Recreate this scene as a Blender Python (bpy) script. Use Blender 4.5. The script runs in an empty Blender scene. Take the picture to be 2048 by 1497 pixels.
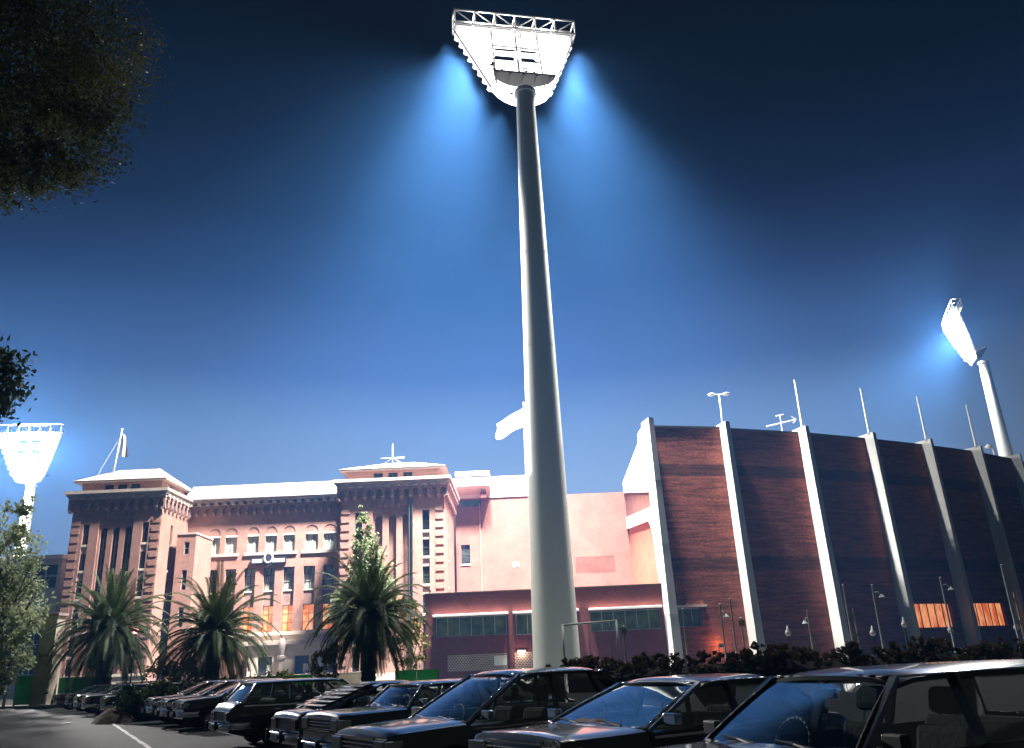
import bpy, bmesh, math, random
from mathutils import Vector, Matrix, noise as mnoise
random.seed(7)
SC = bpy.context.scene
COL = SC.collection
PI = math.pi
R = math.radians

# ---------------------------------------------------------------- mesh helper
class MB:
    def __init__(s): s.v = []; s.f = []
    def quad(s, a, b, c, d):
        i = len(s.v); s.v += [tuple(a), tuple(b), tuple(c), tuple(d)]; s.f.append((i, i+1, i+2, i+3))
    def tri(s, a, b, c):
        i = len(s.v); s.v += [tuple(a), tuple(b), tuple(c)]; s.f.append((i, i+1, i+2))
    def box(s, x0, x1, y0, y1, z0, z1, M=None):
        i = len(s.v)
        P = [(x0,y0,z0),(x1,y0,z0),(x1,y1,z0),(x0,y1,z0),(x0,y0,z1),(x1,y0,z1),(x1,y1,z1),(x0,y1,z1)]
        if M: P = [tuple(M @ Vector(p)) if isinstance(M, Matrix) else M(*p) for p in P]
        s.v += P
        s.f += [(i,i+3,i+2,i+1),(i+4,i+5,i+6,i+7),(i,i+1,i+5,i+4),(i+1,i+2,i+6,i+5),(i+2,i+3,i+7,i+6),(i+3,i,i+4,i+7)]
    def prism(s, pts, off):
        """closed polygon pts (3-d) extruded by vector off"""
        n = len(pts); i = len(s.v); off = Vector(off)
        s.v += [tuple(p) for p in pts] + [tuple(Vector(p)+off) for p in pts]
        s.f.append(tuple(range(i+n-1, i-1, -1))); s.f.append(tuple(range(i+n, i+2*n)))
        for k in range(n):
            j = (k+1) % n
            s.f.append((i+k, i+j, i+n+j, i+n+k))
    def tube(s, p, q, r0, r1=None, n=8, caps=True):
        if r1 is None: r1 = r0
        p = Vector(p); q = Vector(q); d = (q-p)
        if d.length < 1e-6: return
        d.normalize()
        a = d.orthogonal().normalized(); b = d.cross(a)
        i = len(s.v)
        for (c, r) in ((p, r0), (q, r1)):
            for k in range(n):
                t = 2*PI*k/n
                s.v.append(tuple(c + a*(r*math.cos(t)) + b*(r*math.sin(t))))
        for k in range(n):
            j = (k+1) % n
            s.f.append((i+k, i+j, i+n+j, i+n+k))
        if caps:
            s.f.append(tuple(range(i+n-1, i-1, -1))); s.f.append(tuple(range(i+n, i+2*n)))
    def path(s, pts, r, n=6):
        for k in range(len(pts)-1): s.tube(pts[k], pts[k+1], r, r, n)
    def bar(s, p, q, wx, wy, up=(0,0,1), w2=None):
        """rectangular bar from p to q; wx across 'side', wy along 'normal'"""
        p = Vector(p); q = Vector(q); d = (q-p).normalized()
        side = d.cross(Vector(up))
        if side.length < 1e-5: side = d.cross(Vector((1,0,0)))
        side.normalize(); nrm = side.cross(d)
        i = len(s.v)
        for c, (a, b) in ((p, (wx, wy)), (q, w2 or (wx, wy))):
            for (u, v) in ((-1,-1),(1,-1),(1,1),(-1,1)):
                s.v.append(tuple(c + side*(u*a/2) + nrm*(v*b/2)))
        s.f += [(i+3,i+2,i+1,i),(i+4,i+5,i+6,i+7)]
        for k in range(4):
            j = (k+1) % 4
            s.f.append((i+k, i+j, i+4+j, i+4+k))
    def lathe(s, prof, c=(0,0,0), n=24, axis='z', close=False):
        i = len(s.v); m = len(prof)
        for k in range(n):
            t = 2*PI*k/n
            for (r, h) in prof:
                if axis == 'z': s.v.append((c[0]+r*math.cos(t), c[1]+r*math.sin(t), c[2]+h))
                elif axis == 'y': s.v.append((c[0]+r*math.cos(t), c[1]+h, c[2]+r*math.sin(t)))
                else: s.v.append((c[0]+h, c[1]+r*math.cos(t), c[2]+r*math.sin(t)))
        for k in range(n):
            j = (k+1) % n
            for a in range(m-1):
                s.f.append((i+k*m+a, i+j*m+a, i+j*m+a+1, i+k*m+a+1))
    def grid(s, P, flip=False):
        """P[row][col] of 3-d points"""
        i = len(s.v); nr = len(P); nc = len(P[0])
        for row in P: s.v += [tuple(p) for p in row]
        for r in range(nr-1):
            for c in range(nc-1):
                q = (i+r*nc+c, i+r*nc+c+1, i+(r+1)*nc+c+1, i+(r+1)*nc+c)
                s.f.append(q[::-1] if flip else q)
    def sheet(s, P, t):
        """P grid given a thickness downwards t (z) closed round the edge"""
        Q = [[(p[0], p[1], p[2]-t) for p in row] for row in P]
        s.grid(P); s.grid(Q, True)
        edge = [(0, c) for c in range(len(P[0]))] + [(r, len(P[0])-1) for r in range(1, len(P))] + \
               [(len(P)-1, c) for c in range(len(P[0])-2, -1, -1)] + [(r, 0) for r in range(len(P)-2, -1, -1)]
        for k in range(len(edge)-1):
            (a, b), (c, d) = edge[k], edge[k+1]
            s.quad(Q[a][b], Q[c][d], P[c][d], P[a][b])
    def build(s, name, mat, parent=None, smooth=False, merge=None, bevel=None, angle=None):
        me = bpy.data.meshes.new(name); me.from_pydata(s.v, [], s.f); me.update()
        if merge:
            bm = bmesh.new(); bm.from_mesh(me); bmesh.ops.remove_doubles(bm, verts=bm.verts, dist=merge)
            bmesh.ops.recalc_face_normals(bm, faces=bm.faces); bm.to_mesh(me); bm.free()
        if smooth:
            for p in me.polygons: p.use_smooth = True
        me.materials.append(mat)
        if angle is not None: me.set_sharp_from_angle(angle=R(angle))
        o = bpy.data.objects.new(name, me); COL.objects.link(o)
        if parent: o.parent = parent
        if bevel:
            m = o.modifiers.new('bevel', 'BEVEL'); m.width = bevel; m.segments = 2; m.limit_method = 'ANGLE'; m.angle_limit = R(40)
        return o

def tag(o, label=None, cat=None, group=None, kind=None):
    if label: o['label'] = label
    if cat: o['category'] = cat
    if group: o['group'] = group
    if kind: o['kind'] = kind
    return o
def thing(name, label, cat, loc=(0,0,0), rz=0, group=None):
    o = bpy.data.objects.new(name, None); COL.objects.link(o); o.empty_display_size = .3
    o.location = loc; o.rotation_euler = (0,0,rz)
    return tag(o, label, cat, group)
def copy_tree(o, parent=None):
    c = o.copy(); COL.objects.link(c)
    if parent: c.parent = parent
    for ch in list(o.children): copy_tree(ch, c)
    return c

# ---------------------------------------------------------------- materials
def mat_new(name):
    m = bpy.data.materials.new(name); m.use_nodes = True
    nt = m.node_tree; b = nt.nodes['Principled BSDF']
    return m, nt, b
def N(nt, t, **k):
    n = nt.nodes.new(t)
    for a, b in k.items():
        if hasattr(n, a): setattr(n, a, b)
    return n
def varied(name, c1, c2, scale=3.0, rough=.8, stretch=(1,1,1), bump=0.0, bscale=None, metal=0.0, detail=5, coat=0.0, spec=.5, ramp=(.3,.7), bdist=.05):
    """two-tone noise material in object coordinates"""
    m, nt, b = mat_new(name)
    tc = N(nt, 'ShaderNodeTexCoord'); mp = N(nt, 'ShaderNodeMapping'); mp.inputs['Scale'].default_value = stretch
    nt.links.new(tc.outputs['Object'], mp.inputs['Vector'])
    nz = N(nt, 'ShaderNodeTexNoise'); nz.inputs['Scale'].default_value = scale; nz.inputs['Detail'].default_value = detail
    nt.links.new(mp.outputs[0], nz.inputs['Vector'])
    cr = N(nt, 'ShaderNodeValToRGB'); e = cr.color_ramp.elements
    e[0].position, e[1].position = ramp; e[0].color = (*c1, 1); e[1].color = (*c2, 1)
    nt.links.new(nz.outputs['Fac'], cr.inputs[0]); nt.links.new(cr.outputs[0], b.inputs['Base Color'])
    b.inputs['Roughness'].default_value = rough; b.inputs['Metallic'].default_value = metal
    b.inputs['Coat Weight'].default_value = coat; b.inputs['Coat Roughness'].default_value = .08; b.inputs['Specular IOR Level'].default_value = spec
    if bump:
        n2 = N(nt, 'ShaderNodeTexNoise'); n2.inputs['Scale'].default_value = bscale or scale*4; n2.inputs['Detail'].default_value = 6
        nt.links.new(mp.outputs[0], n2.inputs['Vector'])
        bp = N(nt, 'ShaderNodeBump'); bp.inputs['Strength'].default_value = bump; bp.inputs['Distance'].default_value = bdist
        nt.links.new(n2.outputs['Fac'], bp.inputs['Height']); nt.links.new(bp.outputs[0], b.inputs['Normal'])
    return m
def brick(name, c1, c2, mortar, bw=.23, bh=.085, streak=0.0, bump=.3, rough=.85, side=False):
    m, nt, b = mat_new(name)
    tc = N(nt, 'ShaderNodeTexCoord')
    sp = N(nt, 'ShaderNodeSeparateXYZ'); nt.links.new(tc.outputs['Object'], sp.inputs[0])
    ad = N(nt, 'ShaderNodeMath', operation='ADD')
    nt.links.new(sp.outputs['X'], ad.inputs[0]); nt.links.new(sp.outputs['Y'], ad.inputs[1])
    cb = N(nt, 'ShaderNodeCombineXYZ'); nt.links.new(ad.outputs[0], cb.inputs['X']); nt.links.new(sp.outputs['Z'], cb.inputs['Y'])
    bt = N(nt, 'ShaderNodeTexBrick'); bt.inputs['Scale'].default_value = 1
    bt.inputs['Brick Width'].default_value = bw; bt.inputs['Row Height'].default_value = bh; bt.inputs['Mortar Size'].default_value = .008
    bt.inputs['Color1'].default_value = (*c1, 1); bt.inputs['Color2'].default_value = (*c2, 1); bt.inputs['Mortar'].default_value = (*mortar, 1)
    nt.links.new(cb.outputs[0], bt.inputs['Vector'])
    # broad weathering + course-to-course colour
    mp = N(nt, 'ShaderNodeMapping'); mp.inputs['Scale'].default_value = (.07, 1.15, 1) if streak else (.5, .5, 1)
    nt.links.new(cb.outputs[0], mp.inputs['Vector'])
    nz = N(nt, 'ShaderNodeTexNoise'); nz.inputs['Scale'].default_value = 1.0; nz.inputs['Detail'].default_value = 6; nz.inputs['Roughness'].default_value = .65
    nt.links.new(mp.outputs[0], nz.inputs['Vector'])
    mr = N(nt, 'ShaderNodeMapRange'); mr.inputs['From Min'].default_value = .3; mr.inputs['From Max'].default_value = .7
    mr.inputs['To Min'].default_value = 1.0-max(.24, streak); mr.inputs['To Max'].default_value = 1.1
    nt.links.new(nz.outputs['Fac'], mr.inputs['Value'])
    mx = N(nt, 'ShaderNodeMix', data_type='RGBA', blend_type='MULTIPLY'); mx.inputs['Factor'].default_value = 1
    nt.links.new(bt.outputs['Color'], mx.inputs[6]); nt.links.new(mr.outputs[0], mx.inputs[7])
    nt.links.new(mx.outputs[2], b.inputs['Base Color'])
    b.inputs['Roughness'].default_value = rough; b.inputs['Specular IOR Level'].default_value = .25
    bp = N(nt, 'ShaderNodeBump'); bp.inputs['Strength'].default_value = bump; bp.inputs['Distance'].default_value = .03
    if streak:
        mp2 = N(nt, 'ShaderNodeMapping'); mp2.inputs['Scale'].default_value = (.16, 3.2, 1)
        nt.links.new(cb.outputs[0], mp2.inputs['Vector'])
        n2 = N(nt, 'ShaderNodeTexNoise'); n2.inputs['Scale'].default_value = 1; n2.inputs['Detail'].default_value = 5
        nt.links.new(mp2.outputs[0], n2.inputs['Vector']); nt.links.new(n2.outputs['Fac'], bp.inputs['Height'])
        bp.inputs['Distance'].default_value = .12
    else:
        nt.links.new(bt.outputs['Fac'], bp.inputs['Height']); bp.inputs['Distance'].default_value = -.01
    nt.links.new(bp.outputs[0], b.inputs['Normal'])
    return m
def stand_brick(name, c1, c2, mortar, **k):
    """mottled red brick laid with darker courses and two dark brick bands"""
    m = brick(name, c1, c2, mortar, bump=.35); nt = m.node_tree; b = nt.nodes['Principled BSDF']
    src = b.inputs['Base Color'].links[0].from_socket
    tc = N(nt, 'ShaderNodeTexCoord'); sp = N(nt, 'ShaderNodeSeparateXYZ'); nt.links.new(tc.outputs['Object'], sp.inputs[0])
    ad = N(nt, 'ShaderNodeMath', operation='ADD'); nt.links.new(sp.outputs['X'], ad.inputs[0]); nt.links.new(sp.outputs['Y'], ad.inputs[1])
    cb = N(nt, 'ShaderNodeCombineXYZ'); nt.links.new(ad.outputs[0], cb.inputs['X']); nt.links.new(sp.outputs['Z'], cb.inputs['Y'])
    def noise(sx, sz, det):
        mp = N(nt, 'ShaderNodeMapping'); mp.inputs['Scale'].default_value = (sx, sz, 1); nt.links.new(cb.outputs[0], mp.inputs['Vector'])
        n = N(nt, 'ShaderNodeTexNoise'); n.inputs['Scale'].default_value = 1; n.inputs['Detail'].default_value = det; n.inputs['Roughness'].default_value = .7
        nt.links.new(mp.outputs[0], n.inputs['Vector']); return n.outputs['Fac']
    def rng(s, a, c, lo, hi):
        r = N(nt, 'ShaderNodeMapRange'); nt.links.new(s, r.inputs['Value'])
        for q, v in zip(('From Min', 'From Max', 'To Min', 'To Max'), (a, c, lo, hi)): r.inputs[q].default_value = v
        return r.outputs[0]
    course = rng(noise(.22, 3.2, 6), .36, .60, .30, 1.0); mott = rng(noise(2.2, 6.0, 3), .35, .65, .55, 1.15)
    cr = N(nt, 'ShaderNodeValToRGB'); e = cr.color_ramp.elements; cr.color_ramp.interpolation = 'LINEAR'
    zz = N(nt, 'ShaderNodeMath', operation='DIVIDE'); nt.links.new(sp.outputs['Z'], zz.inputs[0]); zz.inputs[1].default_value = 26
    wob = N(nt, 'ShaderNodeMath', operation='MULTIPLY_ADD'); nt.links.new(noise(.5, .5, 4), wob.inputs[0]); wob.inputs[1].default_value = .02; nt.links.new(zz.outputs[0], wob.inputs[2])
    e[0].position = 0; e[0].color = (.8,.8,.8,1); e[1].position = 1; e[1].color = (1,1,1,1)
    for p, v in ((.385,.85),(.39,.42),(.44,.42),(.445,1),(.775,1),(.78,.36),(.825,.36),(.83,1)):
        k_ = e.new(p); k_.color = (v, v, v, 1)
    nt.links.new(wob.outputs[0], cr.inputs[0])
    f = N(nt, 'ShaderNodeMath', operation='MULTIPLY'); nt.links.new(course, f.inputs[0]); nt.links.new(mott, f.inputs[1])
    mx = N(nt, 'ShaderNodeMix', data_type='RGBA', blend_type='MULTIPLY'); mx.inputs['Factor'].default_value = 1; nt.links.new(src, mx.inputs[6]); nt.links.new(f.outputs[0], mx.inputs[7])
    m2 = N(nt, 'ShaderNodeMix', data_type='RGBA', blend_type='MULTIPLY'); m2.inputs['Factor'].default_value = 1; nt.links.new(mx.outputs[2], m2.inputs[6]); nt.links.new(cr.outputs[0], m2.inputs[7])
    nt.links.new(m2.outputs[2], b.inputs['Base Color'])
    return m
def plain(name, c, rough=.5, metal=0.0, coat=0.0, spec=.5):
    return varied(name, tuple(x*.9 for x in c), tuple(min(1, x*1.08) for x in c), 4.0, rough, metal=metal, coat=coat, spec=spec)
def glow(name, c, s, c2=None, scale=2.0, stretch=(1,1,1), s2=None, sample=False):
    m, nt, b = mat_new(name)
    b.inputs['Base Color'].default_value = (*[min(.8, x) for x in c], 1); b.inputs['Emission Color'].default_value = (*c, 1)
    b.inputs['Emission Strength'].default_value = s; b.inputs['Roughness'].default_value = .4
    if c2:
        tc = N(nt, 'ShaderNodeTexCoord'); mp = N(nt, 'ShaderNodeMapping'); mp.inputs['Scale'].default_value = stretch
        nt.links.new(tc.outputs['Object'], mp.inputs['Vector'])
        nz = N(nt, 'ShaderNodeTexNoise'); nz.inputs['Scale'].default_value = scale; nz.inputs['Detail'].default_value = 4
        nt.links.new(mp.outputs[0], nz.inputs['Vector'])
        cr = N(nt, 'ShaderNodeValToRGB'); e = cr.color_ramp.elements; e[0].position = .38; e[1].position = .62
        e[0].color = (*c, 1); e[1].color = (*c2, 1); k = e.new(.30); k.color = (*[x*.35 for x in c], 1)
        nt.links.new(nz.outputs['Fac'], cr.inputs[0]); nt.links.new(cr.outputs[0], b.inputs['Emission Color'])
    if not sample:
        try: m.cycles.emission_sampling = 'NONE'
        except Exception: pass
    return m
def glass(name, tint=(.72,.78,.78), clear=.95, rough=.02):
    """thin window glass: tinted see-through plus mirror by angle"""
    m, nt, b = mat_new(name); nt.nodes.remove(b)
    out = nt.nodes['Material Output']
    t = N(nt, 'ShaderNodeBsdfTransparent'); t.inputs[0].default_value = (*[x*clear for x in tint], 1)
    g = N(nt, 'ShaderNodeBsdfGlossy'); g.inputs['Roughness'].default_value = rough; g.inputs['Color'].default_value = (.95,.97,1,1)
    lw = N(nt, 'ShaderNodeLayerWeight'); pw = N(nt, 'ShaderNodeMath', operation='POWER'); nt.links.new(lw.outputs['Facing'], pw.inputs[0]); pw.inputs[1].default_value = 3.0
    fr = N(nt, 'ShaderNodeMath', operation='MULTIPLY_ADD'); nt.links.new(pw.outputs[0], fr.inputs[0]); fr.inputs[1].default_value = .80; fr.inputs[2].default_value = .09
    tc = N(nt, 'ShaderNodeTexCoord'); nz = N(nt, 'ShaderNodeTexNoise'); nz.inputs['Scale'].default_value = 2.2
    nt.links.new(tc.outputs['Object'], nz.inputs['Vector'])
    bp = N(nt, 'ShaderNodeBump'); bp.inputs['Strength'].default_value = .02; bp.inputs['Distance'].default_value = .02
    nt.links.new(nz.outputs['Fac'], bp.inputs['Height']); nt.links.new(bp.outputs[0], g.inputs['Normal'])
    mx = N(nt, 'ShaderNodeMixShader'); nt.links.new(fr.outputs[0], mx.inputs[0])
    nt.links.new(t.outputs[0], mx.inputs[1]); nt.links.new(g.outputs[0], mx.inputs[2]); nt.links.new(mx.outputs[0], out.inputs['Surface'])
    return m
def curtain(name, c1, c2):
    """pale streaked window pane, for curtains and for painted glare"""
    m = varied(name, c1, c2, 2.0, .35, (3.5, 3.5, .35), coat=.6, ramp=(.38,.62))
    return m
def leafmat(name, c1, c2, scale=.6, thru=.22):
    m = varied(name, c1, c2, scale, .6, detail=3, ramp=(.35,.65), spec=.3)
    nt = m.node_tree; b = nt.nodes['Principled BSDF']; out = nt.nodes['Material Output']
    tr = N(nt, 'ShaderNodeBsdfTranslucent'); mx = N(nt, 'ShaderNodeMixShader'); mx.inputs[0].default_value = thru
    src = b.inputs['Base Color'].links[0].from_socket
    nt.links.new(src, tr.inputs[0]); nt.links.new(b.outputs[0], mx.inputs[1]); nt.links.new(tr.outputs[0], mx.inputs[2]); nt.links.new(mx.outputs[0], out.inputs['Surface'])
    return m

M = {}
M['asphalt'] = varied('asphalt', (.007,.008,.008), (.030,.032,.030), .45, .85, bump=.6, bscale=60, bdist=.012, ramp=(.28,.72), detail=12)
M['earth'] = varied('earth', (.020,.022,.018), (.035,.034,.026), .8, .95, bump=.4)
M['bank_earth'] = varied('brown earth', (.06,.045,.032), (.13,.10,.07), 5, .95, bump=.6)
M['paving'] = varied('paving', (.12,.12,.115), (.19,.185,.175), 2, .85)
M['paint_line'] = varied('paint_line', (.35,.35,.33), (.75,.75,.72), 3, .7, ramp=(.3,.55))
M['brick'] = brick('red brick', (.31,.158,.120), (.40,.215,.165), (.37,.27,.22))
M['brick_pink'] = brick('pale red brick', (.175,.068,.050), (.215,.088,.064), (.19,.11,.085), bump=.3)
M['brick_dark'] = brick('dark red brick', (.115,.024,.020), (.165,.040,.032), (.10,.05,.045))
M['brick_stand'] = stand_brick('streaky red brick', (.42,.105,.062), (.52,.150,.085), (.26,.11,.08), streak=.6, bump=.7)
M['brick_orange'] = brick('orange brick', (.42,.16,.09), (.50,.21,.12), (.4,.26,.2))
M['stone'] = varied('stone', (.36,.29,.25), (.50,.42,.36), 1.2, .85)
M['stone_red'] = varied('dark stone', (.22,.13,.11), (.32,.20,.17), 1.2, .85)
M['cream'] = varied('cream render', (.55,.47,.36), (.68,.60,.48), .9, .85)
M['white_wall'] = varied('white render', (.66,.64,.60), (.80,.78,.74), .5, .8)
M['roof_tile'] = varied('pale roof tile', (.55,.44,.38), (.70,.60,.54), 3, .75, (1,1,1), bump=.3)
M['roof_white'] = varied('white metal roof', (.74,.72,.69), (.84,.82,.80), 1.5, .5, (.3,1,1))
M['concrete'] = varied('concrete', (.40,.41,.39), (.56,.56,.53), .8, .85, (1,1,.25), bump=.15, bscale=12)
M['concrete_white'] = varied('white concrete', (.70,.67,.64), (.82,.80,.77), .6, .8)
M['pole_paint'] = varied('pole paint', (.64,.66,.58), (.74,.75,.67), .35, .55, (1,1,.12))
M['white_metal'] = plain('white painted steel', (.78,.77,.74), .45)
M['grey_metal'] = plain('galvanised steel', (.55,.56,.55), .4, .6)
M['post_paint'] = plain('pale grey post paint', (.62,.65,.62), .5)
M['dark_metal'] = plain('dark steel', (.035,.042,.038), .6)
M['lamp'] = glow('floodlight and painted spill glow', (1,.965,.92), 2.4)  # beams, panel and skirt glow with it too, in place of spilled light
M['dark_glass'] = varied('dark glass', (.010,.013,.013), (.03,.036,.034), .8, .06, coat=.6)
M['glass_green_reflection'] = varied('dark glass with painted green reflection', (.03,.045,.02), (.13,.17,.07), 1.4, .05, coat=1.0)  # green mottling paints the reflection of lit greenery into the glass
M['curtain'] = curtain('curtained glass', (.20,.23,.19), (.62,.66,.60))
M['glare_pane'] = curtain('pane with painted glare', (.10,.12,.10), (.5,.53,.5))  # pale streaks put whitish glare into the pane colour
M['orange'] = glow('orange lit window', (.80,.20,.055), .95, (1,.55,.28), 1.3, (1,1,.6))
M['orange_far'] = glow('orange lit shop window', (1,.40,.16), .95, (.62,.10,.02), 1.0, (1.5,1.5,.5))
M['teal_white'] = plain('pale green frame', (.55,.62,.55), .6)
M['green_board'] = varied('green painted board', (.015,.28,.06), (.022,.40,.085), .8, .6)
M['bark'] = varied('bark', (.05,.04,.03), (.12,.10,.075), 3, .95, (1,1,.3), bump=.6)
M['palm_leaf'] = leafmat('palm leaf', (.035,.062,.026), (.10,.15,.06), .9)
M['palm_dry'] = varied('dry palm leaf', (.07,.055,.03), (.15,.12,.07), 3, .9)
M['leaf_pale'] = leafmat('pale leaf', (.20,.25,.13), (.38,.44,.26), .5, .45)
M['leaf_dark'] = leafmat('dark leaf', (.030,.042,.013), (.12,.13,.035), .5, .4)
M['leaf_blue'] = leafmat('bluish leaf', (.03,.06,.035), (.08,.12,.06), .8)
M['leaf_yel'] = leafmat('yellow leaf', (.13,.14,.03), (.24,.22,.06), .7)
M['hedge'] = leafmat('hedge leaf', (.07,.085,.03), (.26,.17,.10), 1.6)
M['hedge_core'] = varied('dark hedge twigs', (.012,.012,.008), (.03,.026,.016), 6, .95)
M['hedge_green'] = leafmat('green hedge leaf', (.025,.05,.015), (.08,.13,.04), 1.1)
M['flag'] = varied('white cloth', (.72,.72,.70), (.85,.85,.84), 1, .8)
M['red_lamp'] = glow('red lamp glow', (1,.35,.30), 8)
M['warm_lamp'] = glow('warm lamp glow', (1,.75,.5), 8)
M['globe'] = plain('white glass globe', (.80,.80,.76), .3)
M['sign_face'] = plain('grey white sign', (.55,.60,.55), .6)
M['blue_sign'] = plain('dark blue sign', (.03,.036,.055), .5)
# cars
def paint(name, c, fl=.3): return varied(name, tuple(x*.95 for x in c), tuple(x*1.05 for x in c), 2, .3, coat=1.0, spec=.5, metal=fl)
M['paint_green'] = paint('dark green car paint', (.020,.032,.028))
M['paint_black'] = paint('black car paint', (.012,.014,.015))
M['paint_blue'] = paint('dark blue car paint', (.016,.022,.036))
M['paint_grey'] = paint('dark grey car paint', (.035,.038,.040))
M['chrome'] = plain('chrome', (.72,.73,.75), .12, 1.0)
M['trim'] = plain('black trim', (.012,.012,.012), .5)
M['tyre'] = plain('tyre rubber', (.015,.015,.015), .85)
M['rim'] = plain('steel rim', (.35,.35,.36), .35, .8)
M['seat'] = varied('seat cloth', (.05,.064,.060), (.085,.10,.095), 6, .9, bump=.2)
M['interior'] = plain('dark interior', (.010,.011,.011), .8)
M['car_glass'] = glass('car glass')
M['lens'] = plain('lamp lens', (.55,.56,.58), .1, 0, .8)
M['lens_red'] = plain('tail lamp lens', (.35,.05,.03), .12, 0, .8)
M['lens_amber'] = plain('amber lamp lens', (.55,.24,.06), .12, 0, .8)
M['sticker'] = varied('striped sticker', (.35,.08,.06), (.45,.42,.38), 9, .6)
M['plate'] = plain('number plate', (.55,.55,.5), .5)
M['white_letter'] = plain('white lettering', (.9,.9,.88), .35)
# ================================================================ SETTING
mb = MB(); mb.grid([[(x, y, -.02) for x in (-300, 0, 300)] for y in (-60, 160, 380)])
tag(mb.build('ground', M['earth']), kind='structure')
mb = MB(); mb.grid([[(x, y, 0) for x in range(-80, 121, 20)] for y in (-40, 0, 20, 40, 60.5)])
tag(mb.build('car_park', M['asphalt']), kind='structure')
mb = MB(); mb.box(-80, 120, 60.5, 60.75, -.01, .14); 
tag(mb.build('kerb', M['concrete'], bevel=.02), kind='structure')
mb = MB(); mb.box(-80, 120, 60.75, 66, -.015, .12)
tag(mb.build('pavement', M['paving']), kind='structure')
# painted bay line along the aisle, slightly worn
mb = MB(); a = Vector((-16.0, 34.0, .004)); b = Vector((-6.2, 16.0, .004)); d = (b-a).normalized(); s_ = Vector((-d.y, d.x, 0))*.055
n = 30
mb.grid([[a.lerp(b, k/n) - s_*(1+.25*math.sin(k*2.1)), a.lerp(b, k/n) + s_*(1+.2*math.sin(k*1.3+1))] for k in range(n+1)])
tag(mb.build('road_marking', M['paint_line']), kind='structure')
mb = MB(); mb.box(-18.4, -17.9, 34.6, 34.75, .002, .03)
tag(mb.build('road_reflector', M['white_metal'], bevel=.01), 'small white reflector stud lying on the dark asphalt near the hedge', 'reflector')

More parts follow.
